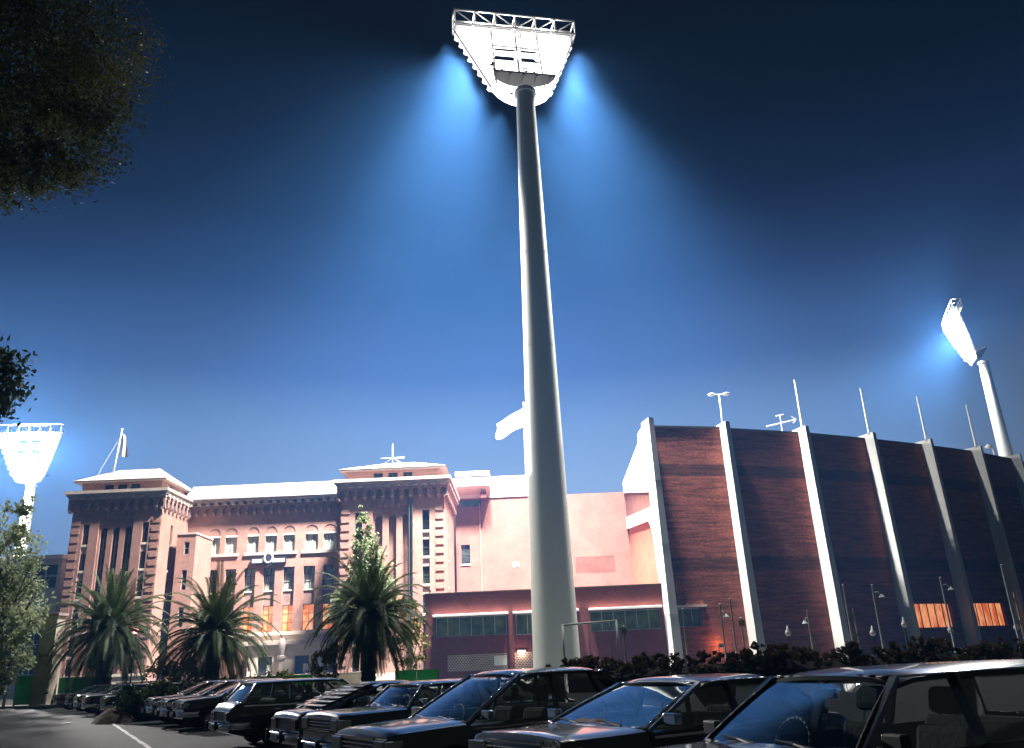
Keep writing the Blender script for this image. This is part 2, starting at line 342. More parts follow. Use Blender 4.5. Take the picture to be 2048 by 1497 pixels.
# ================================================================ LIGHT TOWERS
HW = lambda z: 3.75 + (z-1.5)*.39
def bank_y(z): return 1.9 + z*.25
def make_tower(name, label, pole_top=65.0, r0=2.2, r1=1.06, seed=1):
    t = thing(name, label, 'light tower')
    mb = MB(); mb.lathe([(r0*1.12, 0), (r0*1.12, .5), (r0, .5)] + [(r0+(r1-r0)*k/12, .5+(pole_top-.5)*k/12) for k in range(1, 13)], n=48)
    mb.build('pole', M['pole_paint'], t, smooth=True, angle=50)
    mb = MB()
    for z in (pole_top-.25,): mb.lathe([(r1+.02, z-.4), (r1+.22, z-.4), (r1+.22, z), (r1+.02, z)], n=32)
    mb.build('pole_collar', M['white_metal'], t)
    for k in range(1, 6):
        z = pole_top*k/6; r = r0+(r1-r0)*k/6; mb = MB(); mb.lathe([(r-.005, z-.05), (r+.012, z-.04), (r+.012, z+.04), (r-.005, z+.05)], n=48); mb.build('section_joint', M['pole_paint'], t, smooth=True, angle=30)
    head = bpy.data.objects.new('lamp_head', None); COL.objects.link(head); head.parent = t; head.location = (0, 0, pole_top)
    # lower curved skirt of the lamp bank
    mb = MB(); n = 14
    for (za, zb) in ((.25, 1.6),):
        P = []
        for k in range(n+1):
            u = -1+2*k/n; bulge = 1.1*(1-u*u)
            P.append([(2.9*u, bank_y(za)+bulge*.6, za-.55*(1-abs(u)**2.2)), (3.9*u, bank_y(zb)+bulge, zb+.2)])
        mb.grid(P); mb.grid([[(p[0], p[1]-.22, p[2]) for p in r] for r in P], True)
    mb.build('lower_skirt', M['lamp'], head, smooth=True)  # no lamp itself: glows to stand for floodlight falling on it
    # rows of floodlights
    proto = None
    for k in range(8):
        z = 2.25 + 1.3*k; hw = HW(z); cnt = int(round(2*hw/.98))
        for i in range(cnt):
            u = -hw + (i+.5)*2*hw/cnt
            if k in (4, 5, 6) and abs(u) < 2.75: continue
            if k == 3 and (.75 < abs(u+.35) < 3.1): continue
            if proto is None:
                m = MB()
                # square reflector housing with a round flared mouth, tipped down
                m.box(-.40, .40, -.30, .10, -.44, .44)
                m.lathe([(.30, .10), (.50, .42), (.46, .44), (.0, .30)], n=12, axis='y')
                m.box(-.47, -.41, -.16, .0, -.50, .30); m.box(.41, .47, -.16, .0, -.50, .30); m.box(-.47, .47, -.16, .0, -.56, -.50)
                o = m.build('floodlight', M['lamp'], head); proto = o
            else:
                o = proto.copy(); COL.objects.link(o); o.parent = head
            o.location = (u, bank_y(z)+.1, z); o.rotation_euler = (R(-22), 0, 0)
    # horizontal carrier beams, uprights, perimeter tubes
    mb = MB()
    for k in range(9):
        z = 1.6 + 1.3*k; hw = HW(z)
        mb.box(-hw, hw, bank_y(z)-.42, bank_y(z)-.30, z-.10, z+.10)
    mb.build('carrier_beams', M['lamp'], head)  # plain beams made to glow, as if lit by the lamps
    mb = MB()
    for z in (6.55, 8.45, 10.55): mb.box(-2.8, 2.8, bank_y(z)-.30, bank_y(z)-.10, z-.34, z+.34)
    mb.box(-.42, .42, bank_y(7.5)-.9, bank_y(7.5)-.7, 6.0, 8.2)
    mb.build('service_panel', M['lamp'], head)  # bright bars without lamps, their glow stands for spilled light
    mb = MB()
    for u0, u1 in ((-3.7, -7.75), (3.7, 7.75)):
        mb.tube((u0, bank_y(1.5)-.5, 1.5), (u1, bank_y(12)-.5, 12.0), .11, n=8)
    for u in (-2.95, 2.95): mb.tube((u, bank_y(2)-.5, 2.0), (u, bank_y(12)-.5, 12.0), .09, n=8)
    mb.tube((0, bank_y(3)-.5, 3.0), (0, bank_y(12)-.5, 13.9), .13, n=8)
    mb.build('frame', M['white_metal'], head, smooth=True)
    # dark service platform wrapped round the pole head
    mb = MB(); top = [(-3.75, -.55), (3.75, -.55)]; arc = [(3.75*math.cos(a), -.35+2.3*math.sin(a)) for a in [PI*k/14 for k in range(15)]]
    pts = [(x, y, 2.0) for x, y in [(3.75, -.55)] + arc + [(-3.75, -.55)]]
    mb.prism(pts, (0, 0, .22))
    for k in range(5): mb.box(-3.4+k*1.6, -3.2+k*1.6, -.5, .9, 1.86, 2.0)
    mb.build('platform', M['dark_metal'], head)
    mb = MB()
    ps = [(x, y) for x, y in [(3.75, -.5)] + arc[2:-2:2] + [(-3.75, -.5)]]
    for x, y in ps: mb.tube((x, y, 2.2), (x, y, 3.1), .035, n=5)
    for z in (2.65, 3.1): mb.path([(x, y, z) for x, y in ps], .03, 5)
    mb.path([(-3.75, -.5, 3.1), (3.75, -.5, 3.1)], .03, 5)
    mb.build('platform_railing', M['dark_metal'], head)
    # top walkway truss (box girder)
    mb = MB(); ya, yb = 3.2, 5.2; za, zb = 12.0, 14.1; hwt = 7.75
    for y in (ya, yb):
        for z in (za, zb): mb.tube((-hwt, y, z), (hwt, y, z), .13, n=8)
    nb = 6
    for k in range(nb+1):
        u = -hwt + 2*hwt*k/nb
        for y in (ya, yb): mb.tube((u, y, za), (u, y, zb), .085, n=6)
        for z in (za, zb): mb.tube((u, ya, z), (u, yb, z), .085, n=6)
        if k < nb:
            u2 = -hwt + 2*hwt*(k+1)/nb
            pa, pb = ((u, zb), (u2, za)) if k < nb/2 else ((u2, zb), (u, za))
            for y in (ya,): mb.tube((pa[0], y, pa[1]), (pb[0], y, pb[1]), .075, n=6)
    mb.build('top_truss', M['white_metal'], head, smooth=True)
    mb = MB(); mb.box(-7.6, 7.6, 3.4, 5.0, 11.86, 11.92)
    mb.build('walkway_deck', M['grey_metal'], head)
    # ladder up the back
    mb = MB()
    for u in (.62, .98): mb.tube((u, bank_y(2.2)-.7, 2.2), (u-.25, bank_y(14)-.7, 14.6), .03, n=5)
    for k in range(38):
        z = 2.4 + k*.32; mb.tube((.62-.02*(z-2)/1.0, bank_y(z)-.7, z), (.98-.02*(z-2), bank_y(z)-.7, z), .018, n=4)
    mb.build('ladder', M['dark_metal'], head)
    return t, head
tw, head = make_tower('light_tower', 'tall white stadium light tower rising before the pink brick wall, the nearest of its kind')
tw['group'] = 'stadium light towers'
tw.location = (2.97, 80, 0); head.rotation_euler = (0, 0, R(11))
t2 = copy_tree(tw); t2.location = (112.9, 186, 0); t2['label'] = 'far light tower glaring above the dark brick grandstand'
t2.children[-1].rotation_euler = (0, 0, R(78))
for c in t2.children:
    if c.name.startswith('lamp_head'): c.rotation_euler = (0, 0, R(72))
t3, h3 = make_tower('light_tower', 'x', 49.0); t3['group'] = 'stadium light towers'; t3.location = (-122, 202, 0); t3['label'] = 'blazing far light tower behind the tree left of the red brick pavilion'
for c in t3.children:
    if c.name.startswith('lamp_head'): c.rotation_euler = (0, 0, R(185))
# ================================================================ FACADE TOOL
def facade(mb, F, u0, u1, z0, z1, ops=(), back=None):
    """wall sheet with openings; F(u, d, z) -> xyz with d going into the wall.
    opening: dict(u0,u1,z0,z1,d, arch=bool) - arch: round head whose crown reaches z1"""
    us = sorted({u0, u1} | {o['u0'] for o in ops} | {o['u1'] for o in ops})
    zs = sorted({z0, z1} | {o['z0'] for o in ops} | {o['z1'] for o in ops})
    us = [u for u in us if u0 <= u <= u1]; zs = [z for z in zs if z0 <= z <= z1]
    for a, b in zip(us, us[1:]):
        for c, d in zip(zs, zs[1:]):
            um, zm = (a+b)/2, (c+d)/2
            if any(o['u0'] < um < o['u1'] and o['z0'] < zm < o['z1'] for o in ops): continue
            mb.quad(F(a,0,c), F(b,0,c), F(b,0,d), F(a,0,d))
    for o in ops:
        a, b, c, d, dp = o['u0'], o['u1'], o['z0'], o['z1'], o['d']
        if o.get('arch'):
            r = (b-a)/2; sp = d-r; m = (a+b)/2; n = 12
            pts = [(m - r*math.cos(PI*k/n), sp + r*math.sin(PI*k/n)) for k in range(n+1)]
            for p, q in zip(pts, pts[1:]):
                if abs(q[0]-p[0]) > 1e-6: mb.quad(F(p[0],0,p[1]), F(q[0],0,q[1]), F(q[0],0,d), F(p[0],0,d))
                mb.quad(F(p[0],0,p[1]), F(p[0],dp,p[1]), F(q[0],dp,q[1]), F(q[0],0,q[1]))
            top = sp
        else:
            top = d; mb.quad(F(a,0,d), F(a,dp,d), F(b,dp,d), F(b,0,d))
        mb.quad(F(a,0,c), F(a,dp,c), F(a,dp,top), F(a,0,top)); mb.quad(F(b,0,c), F(b,0,top), F(b,dp,top), F(b,dp,c))
        if not o.get('open'): mb.quad(F(a,0,c), F(b,0,c), F(b,dp,c), F(a,dp,c))
        if o.get('fill'): mb.quad(F(a,dp,c), F(b,dp,c), F(b,dp,d), F(a,dp,d))
def op(u0, u1, z0, z1, d=.3, **k): return dict(u0=u0, u1=u1, z0=z0, z1=z1, d=d, **k)
def fbox(mb, F, u0, u1, d0, d1, z0, z1): mb.box(u0, u1, d0, d1, z0, z1, M=lambda u, d, z: F(u, d, z))
def front(Y): return lambda u, d, z: (u, Y+d, z)
def right(X): return lambda u, d, z: (X-d, u, z)       # wall facing +x
def left(X): return lambda u, d, z: (X+d, u, z)        # wall facing -x
def rear(Y): return lambda u, d, z: (u, Y-d, z)

def window(parent, F, u0, u1, z0, z1, d, pane, frame='teal_white', nu=1, nz=1, bars=.06, sill=None, name='window'):
    """framed window set back d in its opening; pane is a sub-part"""
    mb = MB(); f = bars
    fbox(mb, F, u0, u0+f, d-.06, d+.04, z0, z1); fbox(mb, F, u1-f, u1, d-.06, d+.04, z0, z1)
    fbox(mb, F, u0+f, u1-f, d-.06, d+.04, z1-f, z1); fbox(mb, F, u0+f, u1-f, d-.06, d+.04, z0, z0+f)
    for k in range(1, nu):
        u = u0+(u1-u0)*k/nu; fbox(mb, F, u-f/2, u+f/2, d-.05, d+.04, z0+f, z1-f)
    for k in range(1, nz):
        z = z0+(z1-z0)*k/nz; fbox(mb, F, u0+f, u1-f, d-.045, d+.035, z-f/2, z+f/2)
    w = mb.build(name, M[frame], parent)
    mp = MB(); fbox(mp, F, u0+f*.5, u1-f*.5, d+.005, d+.03, z0+f*.5, z1-f*.5); mp.build('pane', M[pane], w)
    if sill:
        ms = MB(); fbox(ms, F, u0-.08, u1+.08, -.12, d, z0-.2, z0-.005); ms.build('sill', M[sill], w)
    return w
def corbels(mb, F, u0, u1, z0, z1, n, prot, wid=.6):
    """arched corbel course standing proud of the wall"""
    G = lambda u, d, z: F(u, d-prot, z)
    p = (u1-u0)/n; ops = []
    for k in range(n):
        c = u0+(k+.5)*p; ops.append(op(c-wid*p/2, c+wid*p/2, z0, z0+(z1-z0)*.80, prot-.01, arch=True, open=True))
    facade(mb, G, u0, u1, z0, z1, ops)
    # undersides of brackets, tapered bracket feet
    for k in range(n+1):
        a = u0+(k-.5)*p+wid*p/2 if k else u0
        b = u0+(k+.5)*p-wid*p/2 if k < n else u1
        mb.quad(G(a,0,z0), G(a,prot,z0-.35), G(b,prot,z0-.35), G(b,0,z0))
        mb.tri(G(a,0,z0), G(a,prot,z0), G(a,prot,z0-.35)); mb.tri(G(b,0,z0), G(b,prot,z0-.35), G(b,prot,z0))
def dentils(mb, F, u0, u1, z0, z1, n, d0, d1, fill=.55):
    p = (u1-u0)/n
    for k in range(n): fbox(mb, F, u0+(k+.5-fill/2)*p, u0+(k+.5+fill/2)*p, d0, d1, z0, z1)

# ================================================================ RED BRICK PAVILION
pav = thing('brick_pavilion', 'red brick pavilion with two hip roofed towers, arched recesses and a pale stepped roof edge', 'pavilion', (-31, 100, 0))
class PB(MB):
    """mesh builder in world coordinates whose object is parented to a thing standing at loc"""
    def build(s, name, mat, parent=None, **k):
        o = MB.build(s, name, mat, parent, **k)
        return o
def root_offset(t):
    """children of t keep world coordinates in their meshes"""
    for c in t.children: c.location = tuple(-v for v in t.location)

def tower(x0, x1, y0, y1, c, sc, recess_back, slit_left=True, dark=False):
    """one square tower of the pavilion; c = axis of the recess, sc = width scale"""
    F = front(y0); Rt = right(x1); Lf = left(x0)
    rw = 2.0*sc
    fo = [op(c-rw, c+rw, 0.8, 19.4, .22)]
    for s in ((-1, 1) if slit_left else (1,)):
        u = c+s*3.45*sc; fo.append(op(u-.37*sc, u+.37*sc, 1.2, 18.75, .45))
    so = []
    ry = [y0+3.0*(y1-y0)/8.0]
    for u in ry: so.append(op(u-.35, u+.35, 1.2, 18.75, .4))
    mb = MB()
    facade(mb, F, x0, x1, 0, 22.0, fo); facade(mb, Rt, y0, y1, 0, 22.0, so); facade(mb, Lf, y0, y1, 0, 22.0); facade(mb, rear(y1), x0, x1, 0, 22.0)
    # back of recess with three tall arched niches
    B = lambda u, d, z: F(u, d+.22, z); no = []
    for k in (-1, 0, 1): no.append(op(c+k*1.42*sc-.40*sc, c+k*1.42*sc+.40*sc, 3.2, 18.35, .55, arch=True, fill=not dark))
    facade(mb, B, c-rw, c+rw, .8, 19.4, no)
    mb.build('tower_wall', M['brick'], pav)
    if dark:
        for k in (-1, 0, 1):
            window(pav, lambda u, d, z: F(u, d+.22, z), c+k*1.42*sc-.40*sc, c+k*1.42*sc+.40*sc, 3.2, 18.35, .5, 'dark_glass', 'dark_metal', 1, 6, .05, name='niche_window')
    # stacked slit windows, spandrels with pale sills
    def stack(G, u, w, d):
        for (za, zb) in ((16.45, 18.7), (13.5, 15.35), (10.4, 12.3), (7.2, 9.2), (4.2, 6.2), (1.3, 3.2)):
            window(pav, G, u-w, u+w, za, zb, d-.1, 'dark_glass', 'dark_metal', 1, 2, .05, name='slit_window')
        for (za, zb) in ((15.4, 16.4), (12.35, 13.45), (9.25, 10.35), (6.25, 7.15), (3.25, 4.15)):
            m = MB(); fbox(m, G, u-w, u+w, d-.28, d, za, zb); sp_ = m.build('spandrel', M['stone'], pav)
            m = MB(); fbox(m, G, u-w+.004, u+w-.004, d-.42, d-.285, zb-.22, zb+.03); m.build('sill', M['cream'], sp_)
    for s in ((-1, 1) if slit_left else (1,)): stack(F, c+s*3.45*sc, .37*sc, .45)
    for u in ry: stack(Rt, u, .35, .4)
    # quoins: alternate raised courses at the outer corners
    for (a, b) in ((x0+.1, x0+1.05), (x1-1.05, x1-.1)):
        m = MB(); z = 1.0
        while z < 19.4: fbox(m, F, a, b, -.07, -.002, z, z+.55); z += .98
        m.build('quoins', M['brick'], pav)
    # small corbel arcade over the recess
    m = MB(); corbels(m, F, c-rw, c+rw, 19.55, 20.35, 6, .16, .62); m.build('recess_corbels', M['stone_red'], pav)
    # main corbel table, dentils, cornice
    m = MB(); nf = int(round((x1-x0)/1.02)); ns = int(round((y1-y0)/1.02))
    corbels(m, F, x0-.45, x1+.45, 20.4, 21.55, nf, .45, .62); corbels(m, Rt, y0-.45, y1, 20.4, 21.55, ns, .45, .62)
    corbels(m, Lf, y0-.45, y1, 20.4, 21.55, ns, .45, .62)
    m.build('corbel_table', M['stone_red'], pav)
    m = MB(); dentils(m, F, x0-.4, x1+.4, 21.6, 21.85, nf, -.72, -.42); dentils(m, Rt, y0-.4, y1, 21.6, 21.85, ns, -.72, -.42); m.build('dentils', M['stone'], pav)
    m = MB()
    m.box(x0-.5, x1+.5, y0-.5, y1+.2, 21.55, 21.60); m.box(x0-.47, x1+.47, y0-.47, y1+.1, 21.60, 21.9)
    m.box(x0-.62, x1+.62, y0-.72, y1+.3, 21.9, 22.2); m.box(x0-.85, x1+.85, y0-.95, y1+.3, 22.2, 22.55)
    m.build('cornice', M['stone'], pav)
    # attic storey with three small windows, eaves and hip roof
    ao = [op(c+k*1.55*sc-.55, c+k*1.55*sc+.55, 22.75, 23.42, .2) for k in (-1, 0, 1)]
    ax0, ax1, ay0, ay1 = x0+.5, x1-.5, y0+.4, y1
    sa = [op(ay0+k-.5, ay0+k+.5, 22.75, 23.42, .2) for k in (2.6, 4.4)]
    m = MB(); facade(m, front(ay0), ax0, ax1, 22.55, 23.7, ao); facade(m, right(ax1), ay0, ay1, 22.55, 23.7, sa); facade(m, left(ax0), ay0, ay1, 22.55, 23.7); facade(m, rear(ay1), ax0, ax1, 22.55, 23.7)
    m.build('attic_wall', M['brick'], pav)
    for o in ao: window(pav, front(ay0), o['u0'], o['u1'], o['z0'], o['z1'], .15, 'dark_glass', 'dark_metal', 2, 1, .05, name='attic_window')
    for o in sa: window(pav, right(ax1), o['u0'], o['u1'], o['z0'], o['z1'], .15, 'dark_glass', 'dark_metal', 2, 1, .05, name='attic_window')
    m = MB(); e = .75; ex0, ex1, ey0, ey1 = ax0-e, ax1+e, ay0-e, ay1+.6
    m.box(ex0, ex1, ey0, ey1, 23.7, 23.86)
    ym = (ey0+ey1)/2; rr = (ey1-ey0)/2*.62; zt = 26.1
    a, b, c_, d = (ex0-.06, ey0-.06, 23.865), (ex1+.06, ey0-.06, 23.865), (ex1+.06, ey1, 23.865), (ex0-.06, ey1, 23.865)
    p, q = (ex0+rr, ym, zt), (ex1-rr, ym, zt)
    m.quad(a, b, q, p); m.tri(b, c_, q); m.quad(c_, d, p, q); m.tri(d, a, p)
    m.build('roof', M['roof_tile'], pav)

tower(-51.95, -41.5, 95, 103.5, -46.7, 1.0, .22, dark=True)
tower(-20.6, -8.55, 95, 108.5, -14.6, 1.13, .22, slit_left=True)

# ---- wing between the towers
WX0, WX1, WY = -41.5, -20.6, 103.0
Fw = front(WY)
U = [(-38.75,-37.34),(-36.68,-35.2),(-33.9,-32.49),(-31.68,-30.22),(-29.41,-27.97),(-26.68,-25.08),(-24.41,-22.77)]
L = [(-38.71,-37.45),(-36.39,-35.06),(-34.05,-32.66),(-31.64,-30.25),(-29.25,-27.84),(-26.74,-25.31),(-24.33,-22.9)]
ops = [op(a, b, 15.8, 18.95, .45, arch=True) for a, b in U] + [op(a, b, 6.3, 13.9, .75) for a, b in L] 
ops += [op(-32.3, -23.0, 0.0, 4.6, 1.0)]
mb = MB(); facade(mb, Fw, WX0, WX1, 0, 22.1, ops); mb.build('wing_wall', M['brick'], pav)
for a, b in U:
    w = window(pav, Fw, a, b, 15.8, 17.85, .36, 'curtain', 'teal_white', 2, 1, .07)
    m = MB(); fbox(m, Fw, a, b, .07, .44, 18.03, 18.95); m.build('arch_panel', M['brick'], pav)
    m = MB(); fbox(m, Fw, a-.12, b+.12, .02, .34, 17.82, 18.02); m.build('transom', M['teal_white'], pav)
m = MB()
for a, b in ((-39.1, -34.9), (-34.2, -27.6), (-27.0, -22.4)): fbox(m, Fw, a, b, -.2, -.003, 15.42, 15.78)
m.build('sill_course', M['stone'], pav)
for i, (a, b) in enumerate(L):
    window(pav, Fw, a, b, 11.2, 13.9, .62, 'glare_pane', 'dark_metal', 2, 3, .05)
    m = MB(); fbox(m, Fw, a, b, .42, .74, 9.35, 11.0); m.build('spandrel', M['stone_red'], pav)
    m = MB(); fbox(m, Fw, a+.003, b-.003, .30, .72, 11.005, 11.195); m.build('sill', M['cream'], pav)
    window(pav, Fw, a, b, 6.32, 9.34, .62, 'orange' if i >= 2 else 'glare_pane', 'dark_metal', 2, 3, .045)
m = MB(); fbox(m, Fw, -40, WX1, -.35, -.003, 5.85, 6.25); fbox(m, Fw, -40, WX1, -.15, -.002, 4.75, 5.84); m.build('plinth_band', M['cream'], pav)
# wing cornice: corbel arches in shade, pale dentils, white roof edge
m = MB(); corbels(m, Fw, WX0, WX1, 20.85, 21.75, 20, .5, .7); m.build('corbel_table', M['stone_red'], pav)
m = MB(); dentils(m, Fw, WX0, WX1, 21.8, 22.15, 20, -1.15, -.3, .5); m.build('dentils', M['stone'], pav)
m = MB(); fbox(m, Fw, WX0, WX1, -.6, .6, 21.75, 21.8); fbox(m, Fw, WX0, WX1, -1.3, .6, 22.15, 22.45); m.build('cornice', M['stone'], pav)
m = MB()
m.prism([(WX0, WY-1.45, 22.45), (WX0, WY-1.5, 22.7), (WX0, WY-.7, 23.6), (WX0, WY+3.2, 24.15), (WX0, WY+3.2, 22.45)], (WX1-WX0, 0, 0))
m.box(WX0, WX1, WY+.4, WY+.62, 23.70, 24.5)
m.build('roof', M['roof_white'], pav)
# rear mass so the block is solid from any side
m = MB(); m.box(-51.5, -9.2, 108.6, 128, 0, 23.5); m.box(-41.4, -20.7, 106.3, 108.55, 0, 22.4); m.build('rear_block', M['brick'], pav)
# stair block beside the left tower
sx0, sx1, sy = -40.5, -38.25, 97.6
so = [op(-39.6, -39.0, 15.2, 16.65, .25), op(-39.6, -39.0, 11.1, 13.4, .25), op(-39.6, -39.0, 7.0, 9.2, .25)]
m = MB(); facade(m, front(sy), sx0, sx1, 0, 17.5, so); facade(m, right(sx1), sy, 103, 0, 17.5); facade(m, left(sx0), sy, 103, 0, 17.5)
m.quad((sx0,sy,17.5),(sx1,sy,17.5),(sx1,103,17.5),(sx0,103,17.5)); m.build('stair_block', M['brick'], pav)
m = MB(); m.box(sx0-.1, sx1+.1, sy-.1, 102.98, 17.51, 17.72); m.build('stair_block_coping', M['stone'], pav)
for o in so: window(pav, front(sy), o['u0'], o['u1'], o['z0'], o['z1'], .18, 'dark_glass', 'grey_metal', 1, 2, .05)
# drain pipes on the right tower
for x in (-12.62, -12.25):
    m = MB(); m.tube((x, 94.86, .5), (x, 94.86, 20.3), .075, n=8)
    for z in range(2, 20, 3): m.box(x-.12, x+.12, 94.80, 94.99, z, z+.12)
    m.build('drain_pipe', M['dark_metal'], pav, smooth=True, angle=40)
# entrance porch: pale stone front with dark doorways and a pair of pale door leaves
Fp = front(101.2)
m = MB(); facade(m, Fp, -32.4, -22.9, 0, 4.7, [op(-31.2, -29.5, 0, 3.4, .5), op(-26.9, -25.2, 0, 3.4, .5), op(-24.6, -23.4, .9, 3.2, .3)])
m.quad((-32.4,101.2,4.7),(-22.9,101.2,4.7),(-22.9,103,4.7),(-32.4,103,4.7)); m.quad((-32.4,101.2,0),(-32.4,103,0),(-32.4,103,4.7),(-32.4,101.2,4.7)); m.quad((-22.9,101.2,0),(-22.9,103,0),(-22.9,103,4.7),(-22.9,101.2,4.7))
m.build('porch', M['cream'], pav)
m = MB(); m.box(-32.7, -22.6, 100.8, 102.9, 4.71, 5.1); m.build('porch_cornice', M['stone'], pav)
for a, b, lit in ((-31.2, -29.5, 0), (-26.9, -25.2, 1)):
    m = MB(); m.box(a, b, 101.65, 101.72, 0.02, 3.4)
    for k in range(7): m.box(a+.1+k*(b-a-.2)/6-.02, a+.1+k*(b-a-.2)/6+.02, 101.60, 101.645, .1, 3.3)
    m.build('gate', M['dark_metal'], pav)
    m = MB(); m.box(b-.72, b-.08, 101.5, 101.58, .3, 2.5); m.build('white_notice', M['white_wall'], pav)
window(pav, Fp, -24.6, -23.4, .9, 3.2, .22, 'curtain', 'brick' if False else 'teal_white', 2, 1, .07)
m = MB()
m.lathe([(.55,0),(.55,.6),(.42,.7),(.36,3.0),(.5,3.15),(.5,3.4),(.26,3.5),(.34,4.1),(.42,4.7),(.25,5.3),(.14,5.4),(.2,5.75),(.0,5.95)], c=(-28.2, 100.4, 0), n=20)
m.build('entrance_column', M['stone'], pav, smooth=True, angle=40)
m = MB()
for k in range(4): m.box(-31.9+.25*k, -24.2-.25*k, 98.4+.4*k, 100.79, .2*k, .2*(k+1)) if k == 0 else m.box(-31.9+.25*k, -24.2-.25*k, 98.4+.4*k, 100.79, .2*k+.001, .2*(k+1))
m.build('entrance_steps', M['cream'], pav)
# plinth strips low on the towers
m = MB(); m.box(-52.1, -41.4, 94.82, 94.995, 0, 1.9); m.box(-52.15, -41.35, 94.72, 94.815, 1.91, 2.2); m.build('plinth', M['cream'], pav); m = MB(); m.box(-20.75, -8.4, 94.82, 94.995, 0, 1.1); m.build('plinth', M['cream'], pav)
# club plaque: pale bar with a ring emblem in the middle
m = MB(); m.box(-33.07, -29.02, 102.70, 102.99, 14.5, 15.06); m.build('plaque', M['white_wall'], pav)
m = MB(); 
for z0, z1 in ((14.40, 14.495), (15.065, 15.15)): m.box(-33.2, -28.9, 102.64, 102.98, z0, z1)
m.box(-33.2, -33.08, 102.64, 102.98, 14.5, 15.06); m.box(-29.01, -28.9, 102.64, 102.98, 14.5, 15.06)
m.build('plaque_border', M['blue_sign'], pav)
m = MB(); n = 28; c = Vector((-31.05, 102.62, 15.0))
ring = []
for k in range(n+1):
    t = 2*PI*k/n; ring.append((c.x+.50*math.sin(t), c.y, c.z+.55*math.cos(t)))
m.path(ring, .13, 8)
m.build('emblem_ring', M['grey_metal'], pav, smooth=True)
m = MB()
m.prism([(-31.3,102.55,14.62),(-30.8,102.55,14.62),(-30.75,102.55,15.05),(-31.05,102.55,15.42),(-31.35,102.55,15.05)], (0,.07,0)); m.prism([(-31.65,102.6,14.42),(-30.45,102.6,14.42),(-31.05,102.6,13.95)], (0,.2,0))
m.build('emblem_shield', M['blue_sign'], pav)
root_offset(pav)
# aerial on the right tower roof, flag and staff on the left tower
t = thing('roof_aerial', 'white roof aerial with spreading arms on the right hand tower roof', 'aerial', (-15.3, 99.5, 25.3))
m = MB(); m.tube((0,0,0), (0,0,2.7), .07, .05); m.build('mast', M['white_metal'], t, smooth=True)
m = MB()
for a in range(7):
    t_ = PI*a/6-.2; m.tube((0,0,.9), (1.5*math.cos(t_), .9*math.sin(t_), .75+.35*math.sin(a*2.2)), .035, n=5)
m.build('aerial_arm', M['white_metal'], t)
t = thing('flagpole', 'white flagpole with a limp white flag on the left tower roof', 'flagpole', (-49.5, 98.2, 24.6))
m = MB(); m.tube((0,0,0), (.55,0,6.3), .12, .08); m.lathe([(0,6.3),(.16,6.4),(.16,6.5),(0,6.62)], c=(.55,0,0), n=10); m.build('pole', M['white_metal'], t, smooth=True)
m = MB()
P = []
for r in range(9):
    z = 6.0-.37*r; P.append([(.5+.10+(.45+.75*(r/8)**.8)*c/6, .14*math.sin(c*1.4+r*.3), z-.42*c/6*(1-r/16)) for c in range(7)])
P2 = [[(.48-.25*math.sin(PI*r/8)-.0*c, .05*math.sin(c+r), 6.0-.37*r) for c in range(2)] for r in range(9)]
m.grid(P); m.grid([[(p[0], p[1]+.03, p[2]) for p in r] for r in P], True)
m.build('flag', M['flag'], t, smooth=True)
m = MB(); m.path([(.5,.05,5.6), (-.2,.05,4.2), (-1.5,.05,1.5), (-2.1,.05,.0)], .03, 5); m.build('stay_rope', M['white_metal'], t)
# ================================================================ PINK BRICK WING BEHIND THE TALL TOWER
pw = thing('brick_wing', 'tall floodlit pink brick wall block between pavilion and grandstand, with one small dark window', 'building', (3, 112, 0))
Y = 112.0; F = front(Y)
def lattice_ops(u0, u1, z0, z1, nu, nz, d):
    o = []; pu = (u1-u0)/nu; pz = (z1-z0)/nz
    for r in range(nz):
        off = .25*pu if r % 2 else -.25*pu
        for c in range(nu):
            a = u0+c*pu+pu*.24+off; b = a+pu*.52
            o.append((a, b, z0+r*pz+pz*.18, z0+r*pz+pz*.82))
    return o
win = op(-7.89, -6.68, 14.3, 16.85, .5)
canw = op(-8.3, -4.6, 22.6, 23.7, .5)
m = MB(); facade(m, F, -8.55, 15.0, 0, 23.1, [win, op(7.4, 12.65, 12.4, 14.55, .25), op(-8.0, -5.0, 22.0, 22.9, .5)])
m.quad((-8.55,112,23.1),(15.0,112,23.1),(15.0,126,23.1),(-8.55,126,23.1)); m.quad((15.0,112,0),(15.0,126,0),(15.0,126,23.1),(15.0,112,23.1)); m.quad((-8.55,126,0),(15.0,126,0),(15.0,126,23.1),(-8.55,126,23.1))
m.build('wall', M['brick_pink'], pw)
window(pw, F, -7.89, -6.68, 14.3, 16.85, .32, 'dark_glass', 'dark_metal', 1, 2, .06, sill='cream')
window(pw, F, -8.0, -5.0, 22.0, 22.9, .35, 'glass_green_reflection', 'dark_metal', 3, 1, .06)
